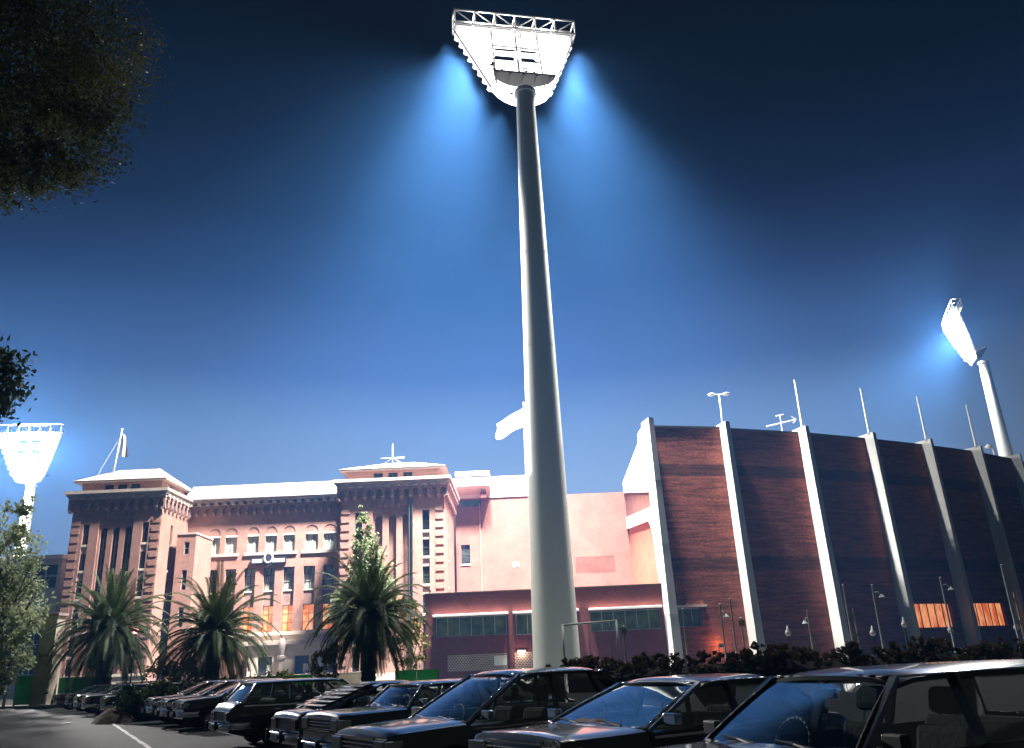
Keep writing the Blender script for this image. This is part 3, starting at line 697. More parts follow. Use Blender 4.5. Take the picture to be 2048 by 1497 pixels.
# pierced brick screen: honeycomb of headers over a dark void
m = MB(); nz_, nu_ = 13, 32
for r in range(nz_):
    for c in range(nu_):
        pu = 5.25/nu_; pz = 2.15/nz_; u = 7.4+(c+(.5 if r % 2 else 0))*pu; z = 12.4+r*pz
        m.box(u, min(u+pu*.56, 12.65), 112.01, 112.2, z+.002, z+pz*.7)
    m.box(7.4, 12.65, 112.02, 112.19, 12.4+r*2.15/nz_+2.15/nz_*.7, 12.4+(r+1)*2.15/nz_)
m.build('pierced_screen', M['brick_pink'], pw)
m = MB(); m.box(7.4, 12.65, 112.21, 112.24, 12.4, 14.55); m.build('screen_void', M['dark_metal'], pw)
m = MB(); m.tube((-5.24, 111.88, 10.5), (-5.24, 111.88, 22.4), .07, n=8); m.build('drain_pipe', M['brick_orange'], pw)
m = MB(); m.box(-1.0, -.1, 111.93, 111.995, 13.6, 14.25); m.build('wall_plate', M['sign_face'], pw, bevel=.02)
# white parapet with stepped top, and the projecting canopy slab
m = MB(); m.box(-8.5, 2.6, 111.8, 122, 23.11, 26.0); m.box(-8.4, -3.7, 110.6, 120, 26.01, 26.6); m.build('parapet', M['concrete_white'], pw)
m = MB()
m.prism([(-8.5,108.9,24.25),(-8.5,108.9,25.3),(-8.5,111.79,25.3),(-8.5,111.79,23.6),(-8.5,110.8,23.75),(-8.5,109.6,24.0)], (4.85,0,0))
m.build('canopy', M['concrete_white'], pw)
m = MB(); m.box(-4.95, -4.2, 109.6, 111.98, 22.7, 23.58); m.build('canopy_bracket', M['brick_dark'], pw)
root_offset(pw)
t = thing('flagpole', 'white flagpole with a big white flag streaming to one side, beside the tall tower pole', 'flagpole', (1.35, 114, 26.0))
m = MB(); m.tube((0,0,0), (.15,0,11.0), .14, .09, 10); m.lathe([(0,11),(.17,11.1),(.17,11.2),(0,11.35)], c=(.15,0,0), n=10); m.build('pole', M['white_metal'], t, smooth=True)
m = MB(); P = []
for r in range(8):
    row = []
    for c in range(12):
        s_ = c/11; row.append((.05-4.0*s_**1.05+.15*math.sin(r*.9)*s_, .35*math.sin(s_*7+r*.35)*s_**.5, 10.4-.40*r-2.1*s_+.25*math.sin(s_*6)*s_+(.06*r*s_)))
    P.append(row)
m.grid(P); m.grid([[(p[0], p[1]+.03, p[2]) for p in r] for r in P], True); m.build('flag', M['flag'], t, smooth=True)

# ================================================================ LOW DARK BRICK BUILDING
lb = thing('brick_annexe', 'low dark red brick annexe with ribbon windows at the foot of the light tower', 'building', (2, 95, 0))
F = front(87.0); x0, x1, zt = -9.9, 14.5, 8.55
strips = [(-8.85, -1.66, 4.3, 6.2, 6), (-.72, 5.2, 4.2, 6.2, 5), (6.85, 14.0, 4.2, 6.15, 6)]
ops = [op(a, b, c, d, .35) for a, b, c, d, n in strips] + [op(-7.7, -1.7, .95, 2.5, .2), op(-.95, 2.0, .95, 2.5, .2)]
m = MB(); facade(m, F, x0, x1, 0, zt, ops); facade(m, left(x0), 87, 111.9, 0, zt); m.quad((x0,87,zt),(x1,87,zt),(x1,111.9,zt),(x0,111.9,zt)); m.quad((x1,87,0),(x1,111.9,0),(x1,111.9,zt),(x1,87,zt))
m.build('wall', M['brick_dark'], lb)
for a, b, c, d, n in strips: window(lb, F, a, b, c, d, .22, 'glass_green_reflection', 'grey_metal', n, 1, .06)
for a, b in ((-9.13, -1.43), (-.99, 5.75), (6.75, 14.2)):
    m = MB(); m.box(a, b, 86.45, 86.995, 6.24, 6.46); m.build('lintel', M['white_wall'], lb, bevel=.02)
for a, b in ((-7.7, -1.7), (-.95, 2.0)):
    m = MB(); nz_ = 9; pz = 1.55/nz_; nu_ = int((b-a)/.27); pu = (b-a)/nu_
    for r in range(nz_):
        for c in range(nu_):
            u = a+(c+(.5 if r % 2 else 0))*pu; m.box(u, min(u+pu*.36, b), 87.005, 87.12, .95+r*pz+.002, .95+r*pz+pz*.62)
        m.box(a, b, 87.01, 87.11, .95+r*pz+pz*.62, .95+(r+1)*pz)
    m.build('pierced_screen', M['stone'], lb)
    m = MB(); m.box(a, b, 87.17, 87.19, .95, 2.5); m.build('screen_void', M['brick_dark'], lb)
for a in (-1.25, 6.3):
    m = MB(); m.box(a-.24, a+.24, 86.93, 86.996, 0, 6.2); m.build('pier', M['brick_dark'], lb)
m = MB(); m.box(x0-.05, x1, 86.9, 87.4, zt+.002, zt+.1); m.build('roof_edge', M['dark_metal'], lb)
root_offset(lb)
t = thing('notice_board', 'square grey white notice board fixed on the pierced brick screen', 'sign', (-2.4, 86.9, 1.85))
m = MB(); m.box(-.64, .64, -.03, .03, -.44, .44); m.build('board', M['sign_face'], t, bevel=.01)
m = MB()
for (a, b, c, d) in ((-.66,.66,.44,.48),(-.66,.66,-.48,-.44)): m.box(a, b, -.04, .04, c, d)
m.build('frame', M['grey_metal'], t)
t = thing('bulkhead_lamp', 'small bright wall lamp at the foot of the tower on the dark brick annexe', 'lamp', (-.25, 86.9, 2.62))
m = MB(); m.box(-.42, .42, -.12, .08, -.02, .12); m.build('housing', M['white_metal'], t, bevel=.02)
m = MB(); m.box(-.38, .38, -.10, .06, -.09, -.025); m.build('lens', M['warm_lamp'], t, bevel=.02)

# ================================================================ GRANDSTAND
gs = thing('grandstand', 'huge curved dark brick grandstand with tall pale concrete fins and a white left end wall', 'grandstand', (50, 115, 0))
TOP = [(14.62,86.0),(23.4,87.97),(33.4,91.4),(42.93,95.79),(51.97,100.35),(60.9,105.4),(69.5,111.35),(77.8,118.0),(85.6,125.4)]
TOP = [Vector((a, b, 0)) for a, b in TOP]
tans = []
for i in range(len(TOP)):
    a = TOP[max(0, i-1)]; b = TOP[min(len(TOP)-1, i+1)]; tans.append((b-a).normalized())
nors = [Vector((t_.y, -t_.x, 0)) for t_ in tans]                       # outwards
ZW, ZF = 25.35, 25.9
fw_t, fw_b = .62, 1.05                                                  # fin width top and foot
pr_t, pr_b = 1.35, .8                                                   # fin projection
for i, (p, t_, n_) in enumerate(zip(TOP, tans, nors)):
    m = MB(); zf = ZF+(.25 if i == 0 else 0); zs = [0, 6, 12, 18, 22, zf-.9, zf]
    rings = []
    for z in zs:
        k = min(1, z/ZF); w = fw_b+(fw_t-fw_b)*k; pr = (pr_b+(pr_t-pr_b)*k); lean = n_*(.55*(1-k))
        a = p + lean; b = p+t_*w+lean; bb = b-n_*(.15*w); rings.append([(a.x, a.y, z), (bb.x, bb.y, z), tuple((b-n_*(pr+.9)).xy)+(z,), tuple((a-n_*(pr+.9)).xy)+(z,)])
    P = [r+[r[0]] for r in rings]; m.grid(P, True); m.f.append(tuple(range(len(m.v)-5, len(m.v)-1)))
    m.build('concrete_fin', M['concrete'] , gs, bevel=.03)
    m = MB()
    for z in (5.5, 12.5, 19.2):                                        # casting joints, thin proud collars
        k = z/ZF; w = fw_b+(fw_t-fw_b)*k; lean = n_*(.55*(1-k)); a = p+lean-t_*.02+n_*.02; b = p+t_*(w+.02)+lean+n_*.02-n_*(.15*w)
        m.prism([(a.x,a.y,z),(b.x,b.y,z),(*(b-n_*.5).xy,z),(*(a-n_*.5).xy,z)], (0,0,.05))
    m.build('casting_joint', M['concrete'], gs)
    if i == len(TOP)-1: break
    q = TOP[i+1]; n2 = nors[i+1]
    A = p+t_*fw_t-n_*pr_t; B = q-n2*pr_t; ch = B-A; Lc = ch.length; ct = ch.normalized(); cn = Vector((ct.y, -ct.x, 0))
    def G(u, d, z, A=A, ct=ct, cn=cn):
        v = A+ct*u-cn*d+cn*(.35*(1-z/ZW)); return (v.x, v.y, z)
    ops = []
    if i == 0: ops = [op(.5, 3.5, 4.3, 6.1, .3)]
    if i in (3, 4): ops = [op(.6, Lc-1.2, 3.3, 6.15, .4)]
    m = MB(); zz = ZW+(.12 if i == 0 else 0)
    facade(m, G, -.35, Lc+.35, 0, zz, ops)
    m.build('brick_panel', M['brick_stand'], gs)
    m = MB(); fbox(m, G, -.3, Lc+.3, -.1, .7, zz+.005, zz+.16); m.build('panel_coping', M['dark_metal'], gs)
    for o in ops:
        lit = i in (3, 4)
        window(gs, G, o['u0'], o['u1'], o['z0'], o['z1'], .3, 'orange_far' if lit else 'glass_green_reflection', 'dark_metal' if lit else 'grey_metal', 6 if lit else 3, 1, .12 if lit else .06)
        if not lit:
            m = MB(); fbox(m, G, -.3, 4.0, -.45, -.003, 6.2, 6.4); m.build('lintel', M['white_wall'], gs)
# body: roof slab, rear and left end core
inner = [p-n_*22 for p, n_ in zip(TOP, nors)]; inner[0] = Vector((15.2, 111.5, 0)); inner[1] = Vector((19, 111.8, 0))
outer = [p-n_*(1.5) for p, n_ in zip(TOP, nors)]; outer[0] = Vector((15.2, 87.7, 0))
poly = [(v.x, v.y, 24.3) for v in outer] + [(v.x, v.y, 24.3) for v in reversed(inner)]
m = MB(); n = len(poly)
for k in range(len(outer)-1): m.quad(outer[k].xy[:]+(25.2,), outer[k+1].xy[:]+(25.2,), inner[k+1].xy[:]+(23.6,), inner[k].xy[:]+(23.6,))
for k in range(len(inner)-1): m.quad(inner[k].xy[:]+(0,), inner[k+1].xy[:]+(0,), inner[k+1].xy[:]+(23.6,), inner[k].xy[:]+(23.6,))
m.build('roof_deck', M['concrete'], gs)
# left end wall: brick core, white raking frame with a curved haunch
def yz(pts, x0, x1): return ([(x0, y, z) for y, z in pts], (x1-x0, 0, 0))
m = MB(); m.prism(*yz([(87.3,0),(111.9,0),(111.9,24.2),(95.2,25.3),(87.3,25.3)], 14.9, 15.15)); m.build('end_wall', M['brick_orange'], gs)
m = MB(); m.prism(*yz([(88.8,16.95),(88.8,18.5),(108.5,22.3),(111.85,22.9),(111.85,19.6)], 14.72, 14.898)); m.build('end_brick_infill', M['brick_pink'], gs)
m = MB()
m.prism(*yz([(87.3,16.9),(88.8,16.95),(88.8,18.5),(108.5,22.3),(111.88,22.9),(111.88,24.4),(95.1,25.6),(94.6,26.6),(87.3,26.3)], 14.6, 14.897))
hc = [(111.88,18.0),(93.6,16.1)]
for k in range(1, 9):
    a = PI/2*k/8; hc.append((93.6-3.6*math.sin(a)**1.0, 16.1-.35*k/8-5.2*(1-math.cos(a))))
pts = [(87.3,16.895),(87.3,8.6),(88.9,8.6)] + list(reversed(hc)) + [(111.88,19.595)]
m.prism(*yz([(87.3,8.6),(88.95,8.6)] + [(y if y > 88.95 else 88.95, z) for y, z in reversed(hc)] + [(111.88,19.59),(88.79,16.94),(87.3,16.89)], 14.62, 14.896))
m.build('end_frame', M['concrete_white'], gs)
root_offset(gs)
# staffs, lamps and aerial on the grandstand roof
for i in (2, 3, 4, 5):
    p = TOP[i]-nors[i]*.6+tans[i]*.1
    t = thing('roof_staff', ['', '', 'bare white staff above the second dark bay, the tallest on the grandstand roof', 'bare white staff on the fourth fin from the white end wall',
              'bare white staff on the fifth fin from the white end wall', 'bare white staff on the fin closest to the far light tower'][i], 'flagpole', (p.x, p.y, 25.85), 0, 'bare staffs on the grandstand fins')
    h = 5.7
    m = MB(); m.tube((0,0,.06), (0,0,h), .13, .10, 8); m.build('pole', M['white_metal'], t, smooth=True, angle=40)
    m = MB(); m.box(-.22, .22, -.22, .22, 0, .06); m.build('base_plate', M['grey_metal'], t)
    m = MB(); m.lathe([(0,h),(.14,h+.02),(.14,h+.1),(0,h+.16)], n=8); m.build('cap', M['grey_metal'], t)
t = thing('roof_lamp', 'twin armed white lamp post above the first brick bay', 'lamp post', (23.9, 91, 25.1))
m = MB(); m.tube((0,0,0), (0,0,4.7), .10, .07); m.build('pole', M['white_metal'], t, smooth=True)
m = MB(); m.tube((-.75,0,4.85), (.75,0,4.85), .05); m.build('cross_arm', M['white_metal'], t)
for s in (-1, 1):
    m = MB(); m.lathe([(0,-.16),(.22,-.12),(.42,.0),(.38,.1),(.12,.2),(0,.22)], c=(s*.85,0,4.85), n=14); m.build('lamp_shade', M['white_metal'], t, smooth=True)
t = thing('roof_aerial', 'low white arrow shaped aerial on the grandstand roof above the second bay', 'aerial', (33.6, 100, 24.7))
m = MB(); m.tube((0,0,0), (0,0,5.0), .06); m.build('mast', M['white_metal'], t)
m = MB(); m.tube((-1.9,0,3.6), (2.0,0,4.35), .07); 
for k in range(7): m.tube((-1.7+.55*k, -.45, 3.64+.10*k), (-1.7+.55*k, .45, 3.64+.10*k), .03, n=5)
m.tube((2.0,0,4.35), (1.4,0,4.75), .05, n=5); m.tube((2.0,0,4.35), (1.5,0,3.85), .05, n=5); m.tube((-.5,0,4.9), (.45,0,5.05), .08)
m.build('aerial_arm', M['white_metal'], t)
t = thing('roof_lamp', 'small hooked white lamp on the roof edge by the foot of the far tower', 'lamp post', (71.1, 120, 24.4))
m = MB(); m.tube((0,0,0), (0,0,4.6), .10); m.build('pole', M['white_metal'], t)
m = MB(); m.lathe([(0,-.2),(.4,-.15),(.5,.1),(.2,.3),(0,.32)], c=(-.6,0,4.6), n=12); m.tube((0,0,4.6), (-.6,0,4.7), .07); m.build('lamp_shade', M['white_metal'], t, smooth=True)

# ================================================================ FAR LEFT WHITE BUILDING, GATE PILLAR, BOARDS
wb = thing('white_building', 'pale building with a glazed upper floor at the far left behind the trees', 'building', (-59, 105, 0))
F = front(99.0); m = MB(); facade(m, F, -70, -54.6, 0, 15.5, [op(-68, -62, 12.1, 15.0, .3), op(-60.9, -55.0, 12.1, 15.0, .3), op(-60.5, -55.6, 2.5, 7.5, .3)]); facade(m, right(-54.6), 99, 112, 0, 15.5); m.quad((-70,99,15.5),(-54.6,99,15.5),(-54.6,112,15.5),(-70,112,15.5)); m.build('wall', M['white_wall'], wb)
window(wb, F, -68, -62, 12.1, 15.0, .2, 'dark_glass', 'white_metal', 4, 2, .12); window(wb, F, -60.9, -55.0, 12.1, 15.0, .2, 'dark_glass', 'white_metal', 4, 2, .12); window(wb, F, -60.5, -55.6, 2.5, 7.5, .2, 'dark_glass', 'white_metal', 4, 3, .1)
m = MB(); m.box(-70.3, -54.3, 98.4, 112.2, 15.505, 15.95); m.build('roof', M['roof_white'], wb)
root_offset(wb)
gp = thing('gate_pillar', 'tall pale stepped stone pillar between green boards at the far left', 'pillar', (-34.0, 61.6, 0))
m = MB(); m.box(-.62, .62, -.62, .62, 0, 3.35); m.box(-.56, .56, -.56, .56, 3.45, 6.1); m.build('shaft', M['cream'], gp, bevel=.03)
m = MB(); m.box(-.70, .70, -.70, .70, 3.352, 3.448); m.box(-.68, .68, -.68, .68, 6.102, 6.3); m.build('coping', M['stone'], gp, bevel=.02)
def board(x0, x1, y, h, label):
    t = thing('green_hoarding', label, 'hoarding', ((x0+x1)/2, y, .12), 0, 'green boards along the pavilion forecourt')
    w = (x1-x0)/2; m = MB(); n = max(2, int((x1-x0)/1.2))
    for k in range(n): m.box(-w+2*w*k/n+.006, -w+2*w*(k+1)/n-.006, -.02, .02, .05, h)
    m.build('panel', M['green_board'], t)
    for s in (-1, 1):
        m = MB(); m.box(s*w-.06 if s > 0 else s*w-.06, s*w+.06, .025, .12, -.1, h); m.build('post', M['dark_metal'], t)
board(-36.3, -34.75, 62, 2.0, 'narrow bright green board panel left of the tall pale pillar')
board(-33.2, -30.6, 62, 1.75, 'bright green board panel right of the pale pillar beside the parked cars')
board(-9.2, -6.2, 62, 1.25, 'low green board panel just showing above a car roof by the dark annexe')
board(-18.5, -15.2, 62, 1.25, 'low green board panel between the palms in front of the entrance')
for x, lab in ((-37.6, 'white bollard at the left edge below the tree'), (-36.35, 'slim white bollard left of the green boards'), (-33.45, 'short white bollard at the foot of the pale pillar')):
    t = thing('bollard', lab, 'bollard', (x, 60.95, .12), 0, 'white bollards along the kerb')
    m = MB(); m.lathe([(.10,0),(.10,.95),(.085,1.0),(0,1.03)], n=12); m.build('post', M['white_metal'], t, smooth=True, angle=40)
    m = MB(); m.lathe([(.105,.72),(.108,.73),(.108,.84),(.105,.85)], n=12); m.build('band', M['dark_metal'], t)
# low cream retaining wall of the forecourt
t = thing('low_wall', 'low cream forecourt wall in front of the pavilion entrance', 'wall', (-22, 66.4, 0))
m = MB(); m.box(-9, 9.5, -.2, .2, .1, 1.25); m.build('wall', M['cream'], t); m = MB(); m.box(-9.1, 9.6, -.28, .28, 1.252, 1.4); m.build('coping', M['stone'], t, bevel=.02)
# red lamp glowing beside the left palm
t = thing('red_lamp', 'small glowing red lamp on a post beside the leftmost palm crown', 'lamp', (-28.4, 62.6, 0))
m = MB(); m.tube((0,0,0), (0,0,4.7), .06); m.build('post', M['dark_metal'], t)
m = MB(); m.lathe([(0,4.7),(.17,4.74),(.2,4.9),(.14,5.05),(0,5.1)], n=14); m.build('lens', M['red_lamp'], t, smooth=True)
# ground floodlight that washes the foot of the stand
t = thing('ground_floodlight', 'small warm floodlight washing the foot of the second concrete fin', 'lamp', (19.9, 87.1, .6))
m = MB(); m.box(-.3, .3, -.15, .1, 1.55, 1.95); m.tube((-.35,0,0), (-.35,0,1.75), .04); m.tube((.35,0,0), (.35,0,1.75), .04); m.build('housing', M['dark_metal'], t)
m = MB(); m.box(-.26, .26, .105, .13, 1.58, 1.92); m.build('lens', M['warm_lamp'], t)
# posts and lamps in front of the stand
def postlamp(x, top, label, arm=None, cat='lamp post', yy=62, n=1, name='lamp_post', sign=False):
    t = thing(name, label, cat, (x, yy, 0), 0, 'posts in front of the grandstand')
    m = MB(); m.lathe([(.13,0),(.13,.35),(.075,.5),(.06,top)], n=10); m.build('post', M['post_paint'], t, smooth=True, angle=40)
    m = MB(); m.lathe([(.065,top-.02),(.085,top),(.085,top+.06),(0,top+.1)], n=10); m.build('cap', M['post_paint'], t, smooth=True, angle=40)
    if arm:
        m = MB(); m.path([(0,0,top-.5), (arm*.6,0,top-.45), (arm,0,top-.75)], .035, 6); m.lathe([(0,-.1),(.22,-.1),(.10,.05),(.04,.12)], c=(arm,0,top-.75), n=12); m.build('bracket_lamp', M['post_paint'], t, smooth=True, angle=40)
    if n == 2:
        m = MB(); m.lathe([(.055,0),(.055,top*.72)], c=(.42,0,0), n=8); m.box(.0,.42,-.03,.03,top*.62,top*.66); m.box(.0,.42,-.03,.03,top*.40,top*.43); m.build('second_post', M['post_paint'], t)
    if sign:
        m = MB(); m.box(-.2, .2, -.09, -.07, top-.55, top-.1); m.build('sign_plate', M['sign_face'], t)
postlamp(7.0, 3.6, 'short post with a small plate just right of the white pipe frame', None, 'post', 60, name='sign_post', sign=True)
postlamp(11.63, 4.7, 'slim grey post in front of the first concrete fin', None, 'post')
postlamp(14.37, 4.9, 'slim grey post with a hook lamp left of the warm floodlight', .35)
postlamp(15.14, 5.25, 'plain taller grey post just left of the second fin foot', None, 'post')
postlamp(15.75, 3.9, 'short double sign post in front of the second fin', None, 'post', name='sign_post', sign=True)
postlamp(20.6, 4.2, 'short grey post with a stub lamp in front of the second dark bay', -.3)
postlamp(23.5, 5.9, 'paired grey posts close in front of the third concrete fin', None, 'post', n=2)
postlamp(25.6, 5.8, 'grey hook lamp post just right of the third concrete fin', .55)
postlamp(30.65, 6.1, 'grey hook lamp post in front of the orange windows', .6)
postlamp(35.3, 6.8, 'tall paired grey posts at the right edge of the view', None, 'post', n=2)
for x, z, lab in ((19.3, 2.8, 'white pear shaped lamp globe in front of the second dark bay'), (27.83, 3.05, 'white pear shaped lamp globe left of the orange windows, the highest of the row'), (25.44, 2.55, 'white pear shaped lamp globe beside a hook lamp post by the third fin'), (31.1, 2.5, 'white pear shaped lamp globe below the orange windows'), (35.9, 2.5, 'white pear shaped lamp globe beside the tall paired posts')):
    t = thing('globe_lamp', lab, 'lamp', (x, 63, 0), 0, 'white globe lamps in front of the grandstand')
    m = MB(); m.lathe([(.05,0),(.05,z-.3)], n=8); m.build('post', M['dark_metal'], t)
    m = MB(); m.lathe([(0,-.24),(.14,-.21),(.21,-.08),(.18,.06),(.08,.22),(.035,.48),(0,.5)], c=(0,0,z), n=16); m.build('globe', M['globe'], t, smooth=True)
t = thing('pipe_frame', 'white tubular goal shaped frame standing by the hedge at the tower foot', 'frame', (4.65, 60, 0))
for x, h in ((-1.88, 3.95), (1.88, 4.1)): m = MB(); m.tube((x,0,0), (x,0,h), .075, n=10); m.build('upright', M['post_paint'], t, smooth=True)
m = MB(); m.tube((-1.95,0,3.88), (1.95,0,4.03), .07, n=10); m.build('cross_bar', M['post_paint'], t, smooth=True)
m = MB(); m.tube((1.43,-.06,0), (1.43,-.06,3.9), .018, n=5); m.build('cable', M['post_paint'], t)
# ================================================================ VEGETATION
def leaves(mb, lobes, n, size, rnd, shell=.55, flat=.0):
    """small leaf faces spread through ellipsoid lobes ((cx,cy,cz),(rx,ry,rz))"""
    vol = [l[1][0]*l[1][1]*l[1][2] for l in lobes]; tot = sum(v**.75 for v in vol)
    for (c, r), v in zip(lobes, vol):
        k = max(3, int(n*v**.75/tot))
        # sub-clumps give light and dark masses and gaps
        nc = max(4, k//42); cl = []
        for _ in range(nc):
            d = Vector((rnd.gauss(0,1), rnd.gauss(0,1), rnd.gauss(0,1))).normalized()
            q = shell + (1-shell)*rnd.random()**.6
            cl.append((Vector((c[0]+d.x*r[0]*q, c[1]+d.y*r[1]*q, c[2]+d.z*r[2]*q)), .16+.20*rnd.random()))
        rm = min(r)
        for _ in range(k):
            p0, cr = cl[rnd.randrange(nc)]
            d = Vector((rnd.gauss(0,1), rnd.gauss(0,1), rnd.gauss(0,.8)))
            if d.length > 1.9: d *= 1.9/d.length*rnd.random()
            d *= cr*rm*.9
            p = p0+d
            s = size*(.6+.8*rnd.random())
            a = Vector((rnd.gauss(0,1), rnd.gauss(0,1), rnd.gauss(0,.6))).normalized(); b = a.orthogonal().normalized()
            b = (b*math.cos(rnd.random()*6)+a.cross(b)*math.sin(rnd.random()*6)).normalized()
            w = a.cross(b).normalized()
            i = len(mb.v); mb.v += [tuple(p-b*s*.5), tuple(p+w*s*.28), tuple(p+b*s*.55), tuple(p-w*s*.28)]; mb.f.append((i, i+1, i+2, i+3))
def limb(mb, p, d, L, r, depth, rnd, up=.15):
    """tapered branching limb"""
    pts = [Vector(p)]; d = Vector(d).normalized()
    n = 5
    for k in range(n):
        d = (d + Vector((rnd.uniform(-.18,.18), rnd.uniform(-.18,.18), rnd.uniform(-.05,.2)+up*.3))).normalized(); pts.append(pts[-1]+d*L/n)
    for k in range(n): mb.tube(pts[k], pts[k+1], r*(1-.75*k/n), r*(1-.75*(k+1)/n), 7)
    if depth:
        for k in (2, 3, 4, 5):
            dd = (d+Vector((rnd.uniform(-1,1), rnd.uniform(-1,1), rnd.uniform(-.1,.6)))).normalized()
            limb(mb, pts[min(k, n)], dd, L*.55, r*(1-.75*min(k,n)/n)*.8, depth-1, rnd, up)
def tree(name, label, loc, trunk, lobes, n, size, leaf, seed, group=None, lean=(0,0,1)):
    rnd = random.Random(seed)
    t = thing(name, label, 'tree', loc, 0, group)
    h, r = trunk; m = MB()
    m.tube((0,0,0), (0,0,.5), r*1.5, r*1.05, 12); m.tube((0,0,.5), (lean[0]*h*.5, lean[1]*h*.5, h*.5), r*1.05, r*.8, 12); m.tube((lean[0]*h*.5, lean[1]*h*.5, h*.5), (lean[0]*h, lean[1]*h, h), r*.8, r*.55, 12)
    for k in range(7):
        a = rnd.random()*6.28; z = h*(.45+.08*k); limb(m, (lean[0]*z, lean[1]*z, z), (math.cos(a), math.sin(a), .7+.4*rnd.random()), h*.45, r*.4, 1, rnd)
    m.build('trunk', M['bark'], t, smooth=True)
    m = MB(); leaves(m, lobes, n, size, rnd); m.build('crown', M[leaf], t)
    return t
# ---- date palms
def palm(label, loc, hz, seed, flen=4.8, group='date palms in front of the pavilion'):
    rnd = random.Random(seed)
    t = thing('date_palm', label, 'palm tree', loc, rnd.random()*6, group)
    m = MB(); prof = []
    nrg = 26
    for k in range(nrg+1):
        z = hz*k/nrg; prof.append((.46+.10*math.exp(-z*2)+(.05 if k % 2 else -.02)+.10*max(0, (k-nrg+5)/5), z))
    m.lathe(prof, n=16); m.build('trunk', M['bark'], t)
    # swollen leaf-base boss with cut stubs
    m = MB(); m.lathe([(.5,-.7),(.72,-.2),(.75,.25),(.55,.65),(0,.9)], c=(0,0,hz), n=14)
    for k in range(60):
        a = rnd.random()*6.28; z = hz-.7+1.2*rnd.random(); q = Vector((math.cos(a), math.sin(a), .5)); p = Vector((0,0,z))+q*.55; m.bar(p, p+q*.32, .12, .06)
    m.build('leaf_base', M['palm_dry'], t)
    m = MB(); dry = MB()
    nf = 130
    for k in range(nf):
        e = 1.50-2.35*((k+.5)/nf)**.85+rnd.uniform(-.10,.10)
        a = k*2.39996+rnd.uniform(-.2,.2); L = flen*(.80+.28*rnd.random())*(1.0 if e > -.3 else .9)
        tgt = dry if (e < -.62 and rnd.random() < .22) else m
        d = Vector((math.cos(a)*math.cos(e), math.sin(a)*math.cos(e), math.sin(e))); p = Vector((0,0,hz+.35))+d*.35
        side = Vector((-math.sin(a), math.cos(a), 0)); ns = 13; pts = [p.copy()]; ds = [d.copy()]
        droop = .070+.05*rnd.random()+.06*max(0, math.cos(e))
        for s in range(ns):
            d = (d+Vector((0,0,-droop*(.35+1.3*s/ns)))).normalized(); p = p+d*L/ns; pts.append(p.copy()); ds.append(d.copy())
        for s in range(0, ns-1, 2): tgt.tube(pts[s], pts[s+2] if s+2 <= ns else pts[ns], .032*(1-s/ns)+.006, .032*(1-(s+2)/ns)+.006, 4, False)
        nl = 46
        for q in range(nl):
            f = .10+.88*q/nl; x = f*ns; s = min(ns-1, int(x)); pp = pts[s].lerp(pts[s+1], x-s); dd = ds[s]
            nrm = side.cross(dd).normalized()
            ll = L*.155*min(1, (f*4.5+.15))*(1.12-.72*f)*(.85+.3*rnd.random())
            for sg in (-1, 1):
                o = (side*sg*.80+dd*.62+nrm*(-.30 if nrm.z > 0 else .30)+Vector((0,0,-.10))).normalized()
                w = dd*(.034)
                tip = pp+o*ll; mid = pp+o*ll*.45
                i = len(tgt.v); tgt.v += [tuple(pp-w*.6), tuple(mid-w*1.1), tuple(tip), tuple(mid+w*1.1)]; tgt.f.append((i, i+1, i+2, i+3))
    m.build('crown', M['palm_leaf'], t); dry.build('dry_skirt', M['palm_dry'], t)
    return t
palm('bushy date palm in front of the left pavilion tower, beside the red lamp', (-29.3, 60.5, .1), 4.5, 3)
palm('date palm in front of the stair block and wing windows, second from the left', (-21.7, 60.2, .1), 3.9, 11)
palm('date palm in front of the pale conical tree and right pavilion tower', (-10.5, 58.5, .1), 4.55, 23, 4.7)
palm('date palm cut by the left edge of the view', (-38.3, 59.0, .1), 4.2, 31)
# ---- trees
rnd = random.Random(5)
lob = [((0,0,6.2),(2.5,2.3,2.6)), ((.5,0,8.8),(1.9,1.8,2.2)), ((.1,0,11.2),(1.25,1.2,2.0)), ((-.1,0,13.4),(.75,.7,1.6)), ((-.35,0,15.0),(.35,.35,1.0)), ((-1.2,-.3,7.2),(1.4,1.3,1.5)), ((1.5,0,6.6),(1.5,1.4,1.5))]
tree('conical_tree', 'pale green conical tree tapering up the face of the right pavilion tower', (-14.0, 75, 0), (9, .22), lob, 22000, .27, 'leaf_pale', 41)
lob = [((0,0,6.0),(2.2,2.2,2.6)), ((.3,0,9.2),(1.7,1.7,2.2)), ((-.3,0,11.8),(1.25,1.25,1.8)), ((.2,0,13.4),(.7,.7,1.0)), ((1.5,.2,6.4),(1.2,1.2,1.8)), ((-1.8,.1,8.0),(1.7,1.6,2.4)), ((1.2,0,3.3),(1.0,1.0,1.6)), ((-1.4,0,3.4),(1.6,1.4,2.0)), ((-2.8,.4,10.6),(1.6,1.6,1.8))]
tree('pale_tree', 'tall loose pale green tree at the left edge in front of the white building', (-34.5, 56.2, 0), (9, .22), lob, 13000, .24, 'leaf_pale', 43)
lob = [((0,0,14.0),(2.6,2.6,1.9)), ((-2.5,.3,15.2),(2.6,2.4,2.2)), ((.8,0,12.6),(1.4,1.4,1.0)), ((-1.2,0,12.4),(1.6,1.5,.9))]
tree('dark_tree', 'dark bluish tree whose round crown pokes in at the left edge above the glare', (-23.7, 32.5, 0), (11, .3), lob, 16000, .24, 'leaf_blue', 47)
